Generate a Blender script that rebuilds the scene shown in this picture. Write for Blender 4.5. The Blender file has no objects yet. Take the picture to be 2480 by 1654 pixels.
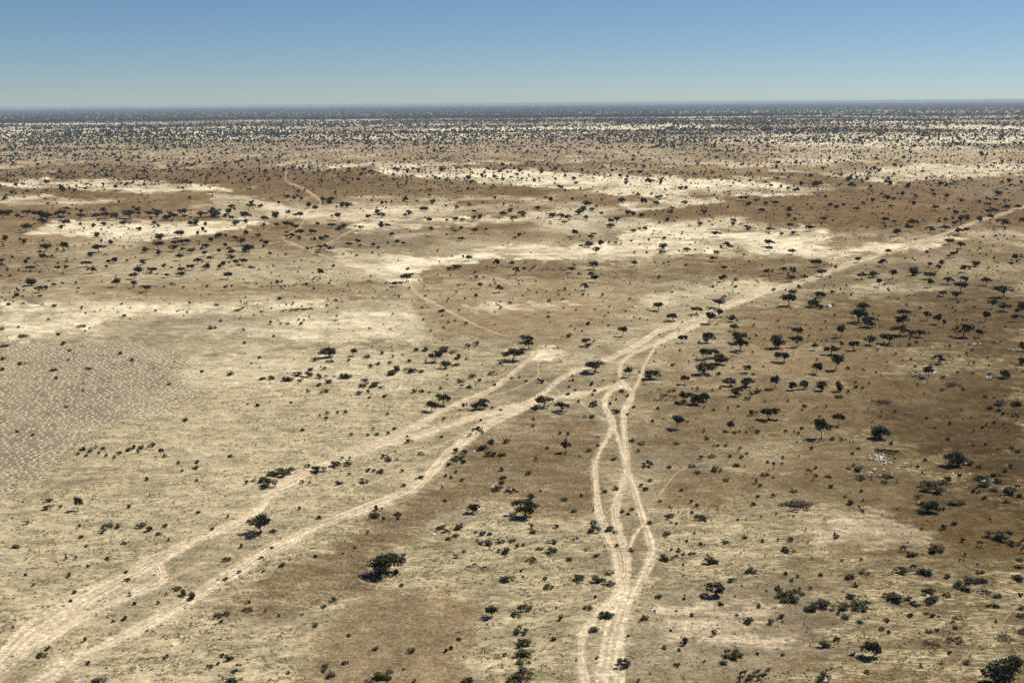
import bpy, math, random
import numpy as np
from mathutils import Euler, Matrix, Vector

R = math.radians
rng = np.random.default_rng(7)
random.seed(7)
S = bpy.context.scene
C = S.collection

# ---------------------------------------------------------------- camera, sky, sun, exposure
CAM_H = 150.0
FPX = 2756.0                       # focal length in pixels of a 2480 px wide frame
PITCH, ROLL = R(11.80), R(0.43)
cam_d = bpy.data.cameras.new('camera')
cam_d.sensor_width = 36.0
cam_d.lens = 36.0 * FPX / 2480.0
cam_d.clip_start, cam_d.clip_end = 1.0, 400000.0
cam = bpy.data.objects.new('camera', cam_d)
C.objects.link(cam)
CAM_M = Euler((R(90) - PITCH, 0, 0)).to_matrix() @ Matrix.Rotation(-ROLL, 3, 'Z')
cam.matrix_world = Matrix.Translation((0, 0, CAM_H)) @ CAM_M.to_4x4()
S.camera = cam

SUN_EL, SUN_AZ = R(50.0), R(58.0)   # azimuth clockwise from +Y (the view direction)
W = bpy.data.worlds.new('World')
S.world = W
W.use_nodes = True
wn = W.node_tree
bg = wn.nodes['Background']
sky = wn.nodes.new('ShaderNodeTexSky')
sky.sky_type = 'NISHITA'
sky.sun_disc = False
sky.sun_elevation = SUN_EL
sky.sun_rotation = SUN_AZ
sky.altitude = 0.0
sky.air_density = 0.70
sky.dust_density = 0.0
sky.ozone_density = 10.0
tint = wn.nodes.new('ShaderNodeMix'); tint.data_type = 'RGBA'; tint.blend_type = 'MULTIPLY'
tint.inputs[0].default_value = 1.0
tint.inputs[7].default_value = (1.22, 1.13, 1.02, 1)
wn.links.new(sky.outputs[0], tint.inputs[6])
wn.links.new(tint.outputs[2], bg.inputs['Color'])
bg.inputs['Strength'].default_value = 0.055

sun_d = bpy.data.lights.new('sun', 'SUN')
sun_d.energy = 5.0
sun_d.angle = R(0.5)
sun_d.color = (1.0, 0.92, 0.77)
sun = bpy.data.objects.new('sun', sun_d)
C.objects.link(sun)
sdir = Vector((math.sin(SUN_AZ) * math.cos(SUN_EL), math.cos(SUN_AZ) * math.cos(SUN_EL), math.sin(SUN_EL)))
sun.rotation_euler = sdir.to_track_quat('Z', 'Y').to_euler()
sun.location = (0, 0, 400)

S.view_settings.view_transform = 'Standard'
S.view_settings.look = 'None'
S.view_settings.exposure = 0.4
S.view_settings.gamma = 1.0
S.view_settings.use_curve_mapping = False
S.cycles.max_bounces = 4
S.cycles.volume_bounces = 0
S.cycles.use_denoising = False

# ---------------------------------------------------------------- survey: photograph pixel <-> ground
CM = np.array(CAM_M)

def ground(u, v):
    """photograph pixel (2480 x 1654) -> ground x, y"""
    u = np.asarray(u, float); v = np.asarray(v, float)
    a = (u - 1240.0) / FPX; b = -(v - 827.0) / FPX
    d = np.stack([a, b, -np.ones_like(a)], -1) @ CM.T
    t = CAM_H / np.maximum(-d[..., 2], 1e-5)
    return d[..., 0] * t, d[..., 1] * t

def pixel(x, y):
    """ground x, y -> photograph pixel, and pixels per metre there"""
    x = np.asarray(x, float); y = np.asarray(y, float)
    p = np.stack([x, y, np.full_like(x, -CAM_H)], -1) @ CM
    z = np.maximum(-p[..., 2], 1.0)
    return 1240 + FPX * p[..., 0] / z, 827 - FPX * p[..., 1] / z, FPX / z

def smooth(a, b, x):
    t = np.clip((x - a) / (b - a), 0, 1)
    return t * t * (3 - 2 * t)

def _hash(ix, iy, seed):
    h = (ix.astype(np.int64) * 374761393 + iy.astype(np.int64) * 668265263 + seed * 974634541) & 0x7fffffff
    h = ((h ^ (h >> 13)) * 1274126177) & 0x7fffffff
    return ((h ^ (h >> 16)) & 0xffff) / 65535.0

def vnoise(x, y, seed=0):
    ix = np.floor(x); iy = np.floor(y)
    fx = x - ix; fy = y - iy
    fx = fx * fx * (3 - 2 * fx); fy = fy * fy * (3 - 2 * fy)
    a = _hash(ix, iy, seed); b = _hash(ix + 1, iy, seed)
    c = _hash(ix, iy + 1, seed); d = _hash(ix + 1, iy + 1, seed)
    return (a + (b - a) * fx) * (1 - fy) + (c + (d - c) * fx) * fy

def fbm(x, y, seed=0, oct=4):
    s = 0; a = 0.5; n = 0
    for k in range(oct):
        s = s + a * vnoise(x, y, seed + k * 17); n += a
        x = x * 2.03 + 11.3; y = y * 2.03 - 7.1; a *= 0.5
    return s / n

# ---------------------------------------------------------------- soil map: patches and tracks surveyed in overview units (2351 wide)
K = 2480.0 / 2351.0
PALE, STRAW, MID, GREY, TAN, BROWN, DARK, SAND = [np.array(c) for c in (
    (.52, .462, .335), (.305, .260, .174), (.200, .163, .104), (.190, .157, .112),
    (.224, .159, .090), (.157, .104, .050), (.076, .048, .019), (.56, .47, .335))]
# colour, softness px, strength, stubble, grass, outline
PATCHES = [
 (GREY * 1.13, 26, 1.0, 0, .15, [(-80,775),(240,770),(330,735),(480,725),(620,740),(700,775),(640,795),(450,800),(470,850),(460,915),(340,955),(230,1005),(170,1065),(0,1135),(-80,1150)]),
 (PALE, 9, .9, 0, .5, [(0,690),(150,690),(520,695),(780,682),(760,700),(560,715),(400,725),(330,722),(240,738),(225,768),(0,778)]),
 (PALE, 9, .75, 0, .5, [(330,765),(470,745),(700,730),(930,700),(1000,770),(960,790),(700,792),(560,770)]),
 (GREY, 8, .7, 0, .1, [(270,735),(480,722),(640,735),(560,755),(340,765)]),
 (STRAW, 30, .7, 0, .9, [(430,800),(700,790),(1150,780),(1230,830),(1100,900),(900,985),(640,1100),(500,1180),(0,1300),(0,1130),(200,1010),(400,915)]),
 (PALE, 14, .5, 0, .9, [(430,810),(900,800),(1000,860),(900,900),(560,905),(440,880)]),
 (TAN, 8, .9, 0, .1, [(930,655),(1200,640),(1500,650),(1480,700),(1300,790),(1180,790),(1000,755),(940,700)]),
 (PALE, 7, .75, 0, .4, [(1080,705),(1200,690),(1320,700),(1240,708),(1130,712)]),
 (BROWN, 9, .8, .4, 0, [(0,615),(180,620),(110,650),(0,665)]),
 (BROWN, 9, .6, .5, 0, [(520,650),(760,640),(930,655),(940,690),(700,690),(540,670)]),
 (TAN, 9, .8, .2, 0, [(180,650),(520,640),(560,690),(0,690),(60,660)]),
 (BROWN, 6, .7, .4, 0, [(940,610),(1200,585),(1560,590),(1900,585),(1880,640),(1560,650),(1200,640),(960,645)]),
 (BROWN, 6, .55, .4, 0, [(1500,600),(1900,583),(1900,605),(1500,625)]),
 (PALE, 6, 1., 0, .3, [(870,583),(1000,590),(1140,566),(1420,560),(1440,530),(1520,510),(1700,528),(1900,522),(1915,548),(1860,578),(1700,583),(1560,588),(1420,600),(1150,592),(1000,612),(930,632),(880,610)]),
 (PALE, 5, .75, 0, .3, [(760,575),(900,590),(960,640),(920,655),(850,625),(780,600)]),
 (GREY, 6, .8, .3, 0, [(825,540),(960,530),(1000,545),(980,565),(850,570)]),
 (PALE, 5, .9, 0, .3, [(800,522),(900,505),(1060,498),(1200,505),(1080,515),(960,525),(830,530)]),
 (PALE, 4, 1., 0, .2, [(860,392),(1000,386),(1260,392),(1480,404),(1720,414),(1900,430),(1860,446),(1620,452),(1420,446),(1300,432),(1150,424),(1000,412),(880,404)]),
 (PALE, 4, .8, 0, .2, [(1420,470),(1600,450),(1680,462),(1560,476),(1460,486)]),
 (PALE, 4, .75, 0, .2, [(640,379),(880,374),(1100,378),(900,386),(700,386)]),
 (PALE, 5, .95, 0, .3, [(60,535),(120,510),(260,503),(420,512),(600,500),(560,528),(400,546),(200,548)]),
 (PALE, 4, .9, 0, .2, [(0,418),(120,413),(330,416),(480,428),(520,438),(300,440),(120,432),(0,430)]),
 (PALE, 4, .65, 0, .2, [(0,452),(100,448),(280,460),(160,470),(0,468)]),
 (PALE, 4, .6, 0, .2, [(480,440),(720,482),(930,480),(760,500),(520,520),(500,470)]),
 (PALE, 4, .75, 0, .2, [(1900,400),(2100,378),(2351,372),(2351,402),(2200,412),(2000,420)]),
 (GREY, 5, .5, 0, .2, [(2150,420),(2351,405),(2351,455),(2200,450)]),
 (BROWN, 5, .7, .2, 0, [(1900,465),(2150,455),(2351,470),(2351,520),(2200,540),(2000,550),(1900,535)]),
 (BROWN, 5, .6, .2, 0, [(700,400),(900,404),(1150,428),(1260,450),(1000,470),(740,480),(640,430)]),
 (BROWN, 5, .5, .2, 0, [(0,470),(560,470),(640,500),(400,505),(100,500),(0,510)]),
 (SAND, 6, 1., 0, .1, [(1900,590),(1940,565),(2060,553),(2160,545),(2232,545),(2190,560),(2080,576),(2000,583)]),
 (PALE, 5, .8, 0, .2, [(1780,575),(1900,565),(1960,575),(1920,592),(1830,590)]),
 (PALE, 8, .6, 0, .5, [(1450,690),(1540,662),(1740,648),(1800,656),(1700,690),(1600,700),(1480,702)]),
 (PALE, 6, .65, 0, .5, [(1960,650),(2080,650),(2170,664),(2040,672),(1960,668)]),
 (BROWN, 14, .8, .5, .05, [(1640,700),(1900,690),(2100,690),(2351,660),(2351,830),(2100,800),(1860,800),(1680,790)]),
 (TAN, 10, .7, .2, .1, [(1530,800),(1700,800),(1880,810),(2060,805),(2060,860),(1800,870),(1560,880)]),
 (BROWN, 20, .6, .4, .05, [(1500,860),(1900,870),(2351,830),(2351,1080),(2000,1020),(1700,980),(1500,960)]),
 (DARK, 40, .6, .3, .1, [(2050,960),(2351,900),(2351,1180),(2200,1120)]),
 (BROWN, 10, .75, .9, .0, [(500,1395),(700,1280),(870,1195),(1000,1090),(1100,1000),(1210,945),(1370,965),(1375,1050),(1360,1170),(1260,1235),(1130,1150),(1000,1180),(940,1290),(850,1350),(640,1420),(520,1425)]),
 (TAN, 7, .8, .5, .0, [(700,1470),(740,1440),(800,1380),(900,1350),(1000,1362),(1095,1362),(1110,1420),(1070,1490),(1060,1568),(1040,1600),(650,1600),(690,1510)]),
 (BROWN, 6, .6, .7, .0, [(1500,1095),(1560,1075),(1860,1085),(1900,1110),(1790,1125),(1690,1140),(1660,1170),(1520,1165)]),
 (BROWN, 8, .6, .7, .0, [(1470,970),(1640,980),(1760,1000),(1600,1035),(1470,1030)]),
 (TAN, 8, .6, .3, .1, [(1640,1040),(1900,1060),(1900,1090),(1700,1090)]),
 (SAND, 10, .55, 0, .2, [(1830,1200),(2000,1170),(2080,1200),(2140,1250),(2000,1260),(1870,1240)]),
 (GREY, 16, .7, 0, .15, [(1460,1370),(1700,1330),(1900,1340),(1960,1440),(1880,1500),(1680,1560),(1460,1568)]),
 (SAND, 10, .45, 0, .2, [(1500,1400),(1640,1390),(1740,1370),(1800,1410),(1700,1450),(1860,1470),(1760,1490),(1560,1470)]),
 (STRAW, 20, .55, 0, 1., [(1520,1180),(1800,1170),(1830,1260),(1760,1340),(1560,1340),(1500,1290)]),
 (STRAW, 25, .4, 0, 1., [(1900,1340),(2351,1330),(2351,1568),(1900,1568)]),
 (STRAW, 18, .5, 0, 1., [(480,1430),(700,1440),(690,1568),(200,1568),(320,1480)]),
 (STRAW, 18, .6, 0, 1., [(860,1250),(1140,1180),(1360,1200),(1400,1290),(1390,1420),(1200,1440),(1110,1380),(900,1340)]),
 (SAND, 5, .8, 0, 0, [(85,1560),(130,1510),(200,1478),(215,1470),(205,1490),(170,1520)]),
 (SAND, 4, .6, 0, 0, [(400,1470),(470,1450),(450,1462),(390,1490)]),
 (SAND, 6, .8, 0, 0, [(1235,800),(1260,800),(1300,820),(1260,830),(1230,822)]),
 (MID, 10, .6, 0, .3, [(420,1220),(640,1240),(560,1300),(300,1440),(240,1430)]),
]
# name, ruts, [(x, y, width in photograph pixels)]  (overview units for x, y)
TRACKS = [
 ('dirt_road', 2, [(40,1600,40),(110,1560,36),(200,1502,30),(330,1438,28),(430,1382,26),(520,1325,26),(620,1265,25),(730,1210,24),(850,1163,24),(940,1128,23),(990,1085,24),(1030,1040,24),(1080,1003,22),(1130,968,22),(1200,935,20),(1250,902,16),(1290,868,15),(1330,848,13),(1400,823,12),(1470,788,13),(1520,755,15),(1600,733,20),(1680,698,20),(1780,663,15),(1870,638,13),(1960,603,11),(2060,573,9),(2160,540,8),(2240,510,8),(2300,492,7),(2351,474,7),(2420,455,6)]),
 ('dirt_track', 3, [(-40,1552,44),(0,1520,48),(60,1458,60),(130,1412,54),(240,1352,46),(330,1304,36),(400,1265,24),(480,1228,22),(540,1203,22),(600,1165,26),(625,1130,34),(690,1092,30),(760,1060,22),(850,1025,20),(920,995,18),(980,965,16),(1040,932,14),(1120,897,12),(1170,863,11),(1220,820,9),(1238,802,8)]),
 ('far_track', 1, [(1165,772,4),(1130,762,4),(1090,745,6),(1040,720,7),(1000,698,7),(960,677,9),(948,662,9),(930,652,7),(900,645,6),(860,628,6),(780,600,6),(700,570,5),(650,548,5),(690,520,5),(705,495,5),(730,480,5),(735,462,5),(700,435,5),(655,415,4),(662,385,4)]),
 ('dirt_track', 2, [(640,1125,26),(680,1108,24),(720,1078,16),(830,1035,16),(960,1000,18),(1060,965,16),(1150,943,16),(1220,925,14),(1300,910,13),(1360,899,12),(1425,882,11)]),
 ('dirt_track', 2, [(383*.948,1369*.948,26),(393*.948,1393*.948,26),(360,1338,26),(290,1368,22),(218,1402,22),(130,1450,30),(60,1490,30)]),
 ('dirt_track', 2, [(1425,885,14),(1395,903,14),(1388,935,14),(1408,972,18),(1390,1010,18),(1367,1060,18),(1368,1110,18),(1374,1170,18),(1393,1220,22),(1414,1270,24),(1424,1330,24),(1432,1380,34),(1408,1450,50),(1396,1510,56),(1385,1600,60)]),
 ('dirt_track', 2, [(1610,742,11),(1560,764,12),(1500,792,13),(1450,812,12),(1426,838,12),(1425,870,12),(1440,890,14),(1450,912,16),(1432,950,16),(1436,1020,17),(1440,1080,17),(1420,1140,18),(1412,1180,18),(1424,1230,20),(1440,1290,22),(1440,1350,24),(1432,1390,30)]),
 ('dirt_track', 2, [(1620,738,9),(1560,760,9),(1515,785,9),(1492,815,9),(1478,845,9),(1468,872,10),(1450,905,12)]),
 ('dirt_track', 1, [(1440,1085,16),(1456,1112,18),(1470,1160,20),(1486,1210,22),(1500,1260,24),(1486,1300,22),(1465,1345,22),(1440,1400,24),(1425,1460,30),(1405,1600,40)]),
 ('dirt_track', 2, [(1428,1352,20),(1390,1392,22),(1350,1435,26),(1336,1490,30),(1345,1600,34)]),
 ('dirt_track', 1, [(1400,965,14),(1418,1000,12),(1440,1085,14)]),
 ('dirt_track', 1, [(1482,1200,10),(1462,1222,10),(1448,1250,9),(1436,1290,9)]),
 ('faint_track', 1, [(1332,922,8),(1365,950,9),(1391,966,12),(1408,985,10)]),
 ('faint_track', 1, [(1238,805,6),(1236,850,6),(1240,868,6),(1262,885,6),(1290,905,6)]),
 ('faint_track', 1, [(1240,860,4),(1200,885,5),(1150,903,5),(1090,915,5)]),
 ('faint_track', 1, [(60,668,4),(116,652,4),(169,640,4),(242,626,4),(314,608,4),(387,599,3.5),(474,584,3.5),(534,574,3),(609,562,3),(643,556,3)]),
 ('faint_track', 1, [(300,1440,6),(420,1372,6),(520,1310,7),(640,1232,7),(700,1185,6),(790,1135,6),(900,1090,6),(960,1070,5),(1010,1050,6)]),
 ('faint_track', 1, [(560,1210,6),(640,1180,7),(720,1145,6),(800,1105,6),(930,1055,5),(1040,1010,6),(1100,975,6)]),
 ('faint_track', 1, [(540,1300,7),(640,1240,6),(760,1190,5),(860,1150,5)]),
 ('faint_track', 1, [(0,1562,6),(90,1500,6),(200,1430,7),(330,1360,7),(470,1290,6)]),
 ('faint_track', 1, [(980,1330,5),(1090,1270,5),(1150,1240,4)]),
 ('faint_track', 1, [(1200,1440,5),(1290,1395,5),(1370,1375,6)]),
 ('faint_track', 1, [(1510,1140,4),(1560,1080,5),(1620,1062,5)]),
 ('faint_track', 1, [(2130,1568,7),(2200,1520,6),(2290,1440,6),(2351,1370,6)]),
 ('faint_track', 1, [(665,555,4),(720,572,4),(820,525,4),(880,520,4)]),
]

def catmull(P, step):
    P = np.array(P, float)
    Q = np.vstack([2 * P[0] - P[1], P, 2 * P[-1] - P[-2]])
    out = []
    for i in range(1, len(Q) - 2):
        a, b, c, d = Q[i - 1], Q[i], Q[i + 1], Q[i + 2]
        n = max(2, int(np.hypot(*(c - b)[:2]) / step))
        for t in np.arange(n) / n:
            out.append(.5 * (2 * b + (c - a) * t + (2 * a - 5 * b + 4 * c - d) * t * t + (3 * b - a - 3 * c + d) * t ** 3))
    out.append(P[-1])
    return np.array(out)

TRK = []
for nm, ruts, pts in TRACKS:
    q = catmull([(a * K, b * K, w * 1.04) for a, b, w in pts], 14)
    TRK.append((nm, ruts, q))

def track_mask(u, v):
    """strength of bare track soil and of wheel ruts at photograph pixels u, v"""
    m = np.zeros_like(u); ru = np.zeros_like(u)
    wob = (fbm(u / 9, v / 5, 91, 3) - .5)
    for nm, ruts, q in TRK:
        pad = q[:, 2].max() * 1.2 + 6
        sel = np.where((u > q[:, 0].min() - pad) & (u < q[:, 0].max() + pad) & (v > q[:, 1].min() - pad) & (v < q[:, 1].max() + pad))[0]
        if not len(sel):
            continue
        for blk in np.array_split(sel, max(1, len(sel) // 40000)):
            uu, vv = u[blk], v[blk]
            best = np.full(len(blk), 1e9); cross = np.zeros(len(blk)); along = np.zeros(len(blk)); run = 0.0
            for a, b in zip(q[:-1], q[1:]):
                d = b[:2] - a[:2]; L2 = d @ d + 1e-9
                t = np.clip(((uu - a[0]) * d[0] + (vv - a[1]) * d[1]) / L2, 0, 1)
                ex = uu - a[0] - t * d[0]; ey = vv - a[1] - t * d[1]
                hw = (a[2] + (b[2] - a[2]) * t) * .5
                r = np.hypot(ex, ey) / hw
                k = r < best
                best[k] = r[k]
                cross[k] = (np.sign(ex * d[1] - ey * d[0]) * r)[k]
                along[k] = (run + t * math.sqrt(L2))[k]; run += math.sqrt(L2)
            faint = {'faint_track': .42, 'far_track': .55}.get(nm, 1.0)
            rr = .45 * (.5 + .5 * np.cos(cross * math.pi * (1.0 + ruts) + 1.5 * (vnoise(along / 60, cross * 0, 7) - .5))) + .55 * vnoise(cross * 4.5 + 20, along / 90, 9 + ruts)
            mm = faint * smooth(1.35, .45, best + wob[blk] * 1.1 + (vnoise(cross * 3.5 + 40, along / 70, 29 + ruts) - .5) * .9)
            better = mm > m[blk]
            m[blk] = np.where(better, mm, m[blk])
            ru[blk] = np.where(better, rr, ru[blk])
    return m, ru

def inside(u, v, poly):
    """signed distance (photograph pixels, depth stretched) to an outline, positive inside"""
    P = np.array(poly, float) * K
    P[:, 1] *= 2.0
    vv = v * 2.0
    d2 = np.full(u.shape, 1e12); w = np.zeros(u.shape, bool)
    for i in range(len(P)):
        a, b = P[i], P[(i + 1) % len(P)]
        e = b - a
        t = np.clip(((u - a[0]) * e[0] + (vv - a[1]) * e[1]) / (e @ e + 1e-9), 0, 1)
        d2 = np.minimum(d2, (u - a[0] - t * e[0]) ** 2 + (vv - a[1] - t * e[1]) ** 2)
        if a[1] != b[1]:
            w ^= ((a[1] > vv) != (b[1] > vv)) & (u < (b[0] - a[0]) * (vv - a[1]) / (b[1] - a[1]) + a[0])
    d = np.sqrt(d2)
    return np.where(w, d, -d)

def soil(x, y, tracks=True):
    """albedo, grass cover, stubble at ground points"""
    u, v, k = pixel(x, y)
    r = np.hypot(x, y)
    n1 = fbm(x / 120, y / 120, 3, 4); n2 = fbm(x / 34, y / 34, 5, 4); n3 = fbm(x / 700, y / 700, 8, 4)
    n4 = fbm(x / 11, y / 11, 12, 3)
    far = smooth(1500, 3200, r)
    near_mix = smooth(.36, .62, n1 * .55 + n2 * .45)
    col = MID + (STRAW - MID) * near_mix[:, None]
    b = smooth(.40, .58, n3 * .6 + n1 * .4)
    mid_col = TAN + (BROWN - TAN) * b[:, None]
    p = smooth(.52, .68, .55 * fbm(x / 260 + 40, y / 420, 21, 4) + .45 * fbm(x / 60, y / 110, 23, 4)) * .62
    mid_col = mid_col + (PALE - mid_col) * p[:, None]
    midw = smooth(1000, 1500, r)
    col = col + (mid_col - col) * midw[:, None]
    # the far plain: pale clearings between wooded belts
    pf = smooth(.44, .60, fbm(x / 900, y / 1500, 31, 4))
    fcol = TAN * .95 + (PALE - TAN * .95) * (.25 + .65 * pf)[:, None]
    belt = smooth(9000, 26000, r)
    fcol = fcol + (np.array((.058, .053, .036)) - fcol) * (belt * .8)[:, None]
    col = col + (fcol - col) * (smooth(2600, 4200, r))[:, None]
    grass = (1 - .85 * midw) * smooth(.34, .56, n2 * .6 + n1 * .4)
    stub = .25 * (1 - far)
    # right-hand side: darker brown soil, plus lens vignette darkening put into the colour
    dk = smooth(1440, 2350, u + 160 * (n1 - .5)) * smooth(520, 800, v)
    col = col + (BROWN * .74 * np.array((1, .98, .84)) - col) * (dk * .78)[:, None]
    dk2 = smooth(1900, 2560, u + 200 * (n1 - .5)) * smooth(700, 1100, v)
    col = col + (DARK * 1.1 - col) * (dk2 * .5)[:, None]
    wq = .55 * smooth(.38, .58, fbm(u / 130, v / 6, 63, 5)) + .45 * smooth(.36, .58, fbm(u / 40, v / 6, 67, 5)); wu = (fbm(u / 90, v / 30, 51, 4) - .5); wf = (fbm(u / 28, v / 4, 57, 4) - .5)
    for c, soft, stren, st, gr, poly in PATCHES:
        P = np.array(poly) * K
        pad = soft * 3 + 60
        s = np.where((u > P[:, 0].min() - pad) & (u < P[:, 0].max() + pad) & (v > P[:, 1].min() - pad) & (v < P[:, 1].max() + pad))[0]
        if not len(s):
            continue
        sd = inside(u[s], v[s], poly) + wu[s] * (soft * 7.0) + wf[s] * (soft * 10.0)
        m = smooth(-soft * 1.3, soft * 1.3, sd)
        cc = c * (1 - .45 * smooth(1750, 2480, u[s])[:, None] * smooth(500, 700, v[s])[:, None])  # patches dimmed to the right: browner soil and painted vignette falloff together
        mm = m * stren * (.22 + .90 * wq[s]).clip(0, 1.0)
        col[s] = col[s] + (cc - col[s]) * np.clip(mm, 0, 1)[:, None]
        grass[s] = grass[s] + (gr - grass[s]) * m
        stub = np.array(stub); stub[s] = stub[s] + (st - stub[s]) * m
    col = col * (.80 + .40 * n4)[:, None] * (.80 + .40 * fbm(u / 26, v / 7, 77, 3))[:, None]
    col = col * (np.maximum(col.mean(1), .01) / .16)[:, None] ** .24 * np.array((.99, 1.0, 1.02))
    if tracks:
        tm, ru = track_mask(u, v)
        sc = SAND * (.84 + .22 * n2)[:, None] * (.56 + .62 * ru)[:, None]
        sc = sc * (1 - .25 * smooth(1700, 2480, u))[:, None]  # track sand dimmed rightwards: darker soil and lens falloff painted in
        col = col + (sc - col) * tm[:, None]
        grass = grass * (1 - tm); stub = stub * (1 - tm)
    return col, grass, stub
# ---------------------------------------------------------------- helpers
def mesh_np(name, V, F, mat=None, smooth_shade=False):
    """V (n,3), F (m,3|4) uniform faces"""
    me = bpy.data.meshes.new(name)
    V = np.asarray(V, np.float32); F = np.asarray(F, np.int32)
    m, k = F.shape
    me.vertices.add(len(V)); me.vertices.foreach_set('co', V.ravel())
    me.loops.add(m * k); me.loops.foreach_set('vertex_index', F.ravel())
    me.polygons.add(m); me.polygons.foreach_set('loop_start', np.arange(0, m * k, k, dtype=np.int32))
    if smooth_shade:
        me.polygons.foreach_set('use_smooth', np.ones(m, bool))
    me.update(calc_edges=True)
    if mat:
        me.materials.append(mat)
    return me

def obj(name, me, parent=None):
    o = bpy.data.objects.new(name, me)
    C.objects.link(o)
    if parent:
        o.parent = parent
    return o

def tag(o, label=None, cat=None, group=None, kind=None):
    if label: o['label'] = label
    if cat: o['category'] = cat
    if group: o['group'] = group
    if kind: o['kind'] = kind
    return o

def mat_new(name, rough=.95, spec=.1):
    m = bpy.data.materials.new(name)
    m.use_nodes = True
    b = m.node_tree.nodes['Principled BSDF']
    b.inputs['Roughness'].default_value = rough
    b.inputs['Specular IOR Level'].default_value = spec
    return m, m.node_tree, b

def node(nt, kind, **kw):
    n = nt.nodes.new(kind)
    for k, v in kw.items():
        setattr(n, k, v)
    return n

def mixc(nt, a, b, fac, mode='MIX'):
    n = node(nt, 'ShaderNodeMix', data_type='RGBA', blend_type=mode)
    for s, i in ((fac, 0), (a, 6), (b, 7)):
        if isinstance(s, (int, float)):
            n.inputs[i].default_value = s
        elif isinstance(s, tuple):
            n.inputs[i].default_value = s
        else:
            nt.links.new(s, n.inputs[i])
    return n.outputs[2]

def maprange(nt, src, a, b, c, d):
    n = node(nt, 'ShaderNodeMapRange')
    nt.links.new(src, n.inputs[0])
    for i, v in enumerate((a, b, c, d)):
        n.inputs[i + 1].default_value = v
    return n.outputs[0]

def math_(nt, op, a, b):
    n = node(nt, 'ShaderNodeMath', operation=op)
    for i, s in enumerate((a, b)):
        if isinstance(s, (int, float)): n.inputs[i].default_value = s
        else: nt.links.new(s, n.inputs[i])
    return n.outputs[0]

def noise(nt, vec, scale, detail=3.0, rough=.6):
    n = node(nt, 'ShaderNodeTexNoise')
    n.inputs['Scale'].default_value = scale
    n.inputs['Detail'].default_value = detail
    n.inputs['Roughness'].default_value = rough
    nt.links.new(vec, n.inputs['Vector'])
    return n.outputs['Fac']

# ---- soil: mapped colour plus procedural grain, tufts, stubble and relief
M_SOIL, nt, b = mat_new('dry_soil', 1.0, .02)
pos = node(nt, 'ShaderNodeNewGeometry').outputs['Position']
ca = node(nt, 'ShaderNodeAttribute', attribute_name='soil').outputs['Color']
ga = node(nt, 'ShaderNodeAttribute', attribute_name='grass').outputs['Fac']
sa = node(nt, 'ShaderNodeAttribute', attribute_name='stubble').outputs['Fac']
mp = node(nt, 'ShaderNodeMapping')
mp.inputs['Rotation'].default_value = (0, 0, R(24))
mp.inputs['Scale'].default_value = (.42, 1.0, 1.0)
nt.links.new(pos, mp.inputs['Vector'])
streak = noise(nt, mp.outputs[0], .75, 4.0, .65)
fine = noise(nt, pos, 2.2, 3.0, .7)
clump = noise(nt, pos, .33, 3.0, .6)
c1 = mixc(nt, ca, (1.0, 1.0, 1.0, 1), 1.0, 'MULTIPLY')
mid = noise(nt, pos, .75, 3.0, .7)
wide = noise(nt, pos, .11, 4.0, .7)
g1 = math_(nt, 'MULTIPLY', math_(nt, 'MULTIPLY', maprange(nt, fine, .28, .72, .60, 1.40), maprange(nt, mid, .3, .7, .58, 1.42)), maprange(nt, wide, .3, .7, .74, 1.26))
gm = node(nt, 'ShaderNodeCombineColor')
for i in range(3): nt.links.new(g1, gm.inputs[i])
c1 = mixc(nt, ca, gm.outputs[0], 1.0, 'MULTIPLY')
# straw tufts
mp2 = node(nt, 'ShaderNodeMapping')
mp2.inputs['Rotation'].default_value = (0, 0, R(14))
mp2.inputs['Scale'].default_value = (.34, 1.0, 1.0)
nt.links.new(pos, mp2.inputs['Vector'])
streak2 = noise(nt, mp2.outputs[0], .16, 5.0, .72)
tf = math_(nt, 'MULTIPLY', math_(nt, 'MULTIPLY', maprange(nt, streak, .42, .60, 0.1, 1.0), maprange(nt, streak2, .42, .60, 0.05, 1.0)), ga)
c2 = mixc(nt, c1, (.52, .455, .285, 1), math_(nt, 'MULTIPLY', tf, .85))
td = math_(nt, 'MULTIPLY', math_(nt, 'ADD', math_(nt, 'MULTIPLY', maprange(nt, streak, .49, .36, 0.0, 1.0), .6), math_(nt, 'MULTIPLY', maprange(nt, streak2, .50, .36, 0.0, 1.0), .7)), ga)
c3 = mixc(nt, c2, (.110, .087, .050, 1), math_(nt, 'MULTIPLY', td, .42))
# stubble dots
dots = noise(nt, pos, .95, 2.0, .6)
sd = math_(nt, 'MULTIPLY', maprange(nt, dots, .53, .62, 0.0, 1.0), sa)
c4 = mixc(nt, c3, (.058, .040, .02, 1), math_(nt, 'MULTIPLY', sd, .85))
cl = maprange(nt, clump, .3, .7, .80, 1.18)
gm2 = node(nt, 'ShaderNodeCombineColor')
for i in range(3): nt.links.new(cl, gm2.inputs[i])
c5 = mixc(nt, c4, gm2.outputs[0], 1.0, 'MULTIPLY')
nt.links.new(c5, b.inputs['Base Color'])
bp = node(nt, 'ShaderNodeBump')
bp.inputs['Strength'].default_value = .8
bp.inputs['Distance'].default_value = .35
hh = math_(nt, 'ADD', math_(nt, 'MULTIPLY', streak, ga), math_(nt, 'MULTIPLY', fine, .22))
nt.links.new(hh, bp.inputs['Height'])
nt.links.new(bp.outputs[0], b.inputs['Normal'])

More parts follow.
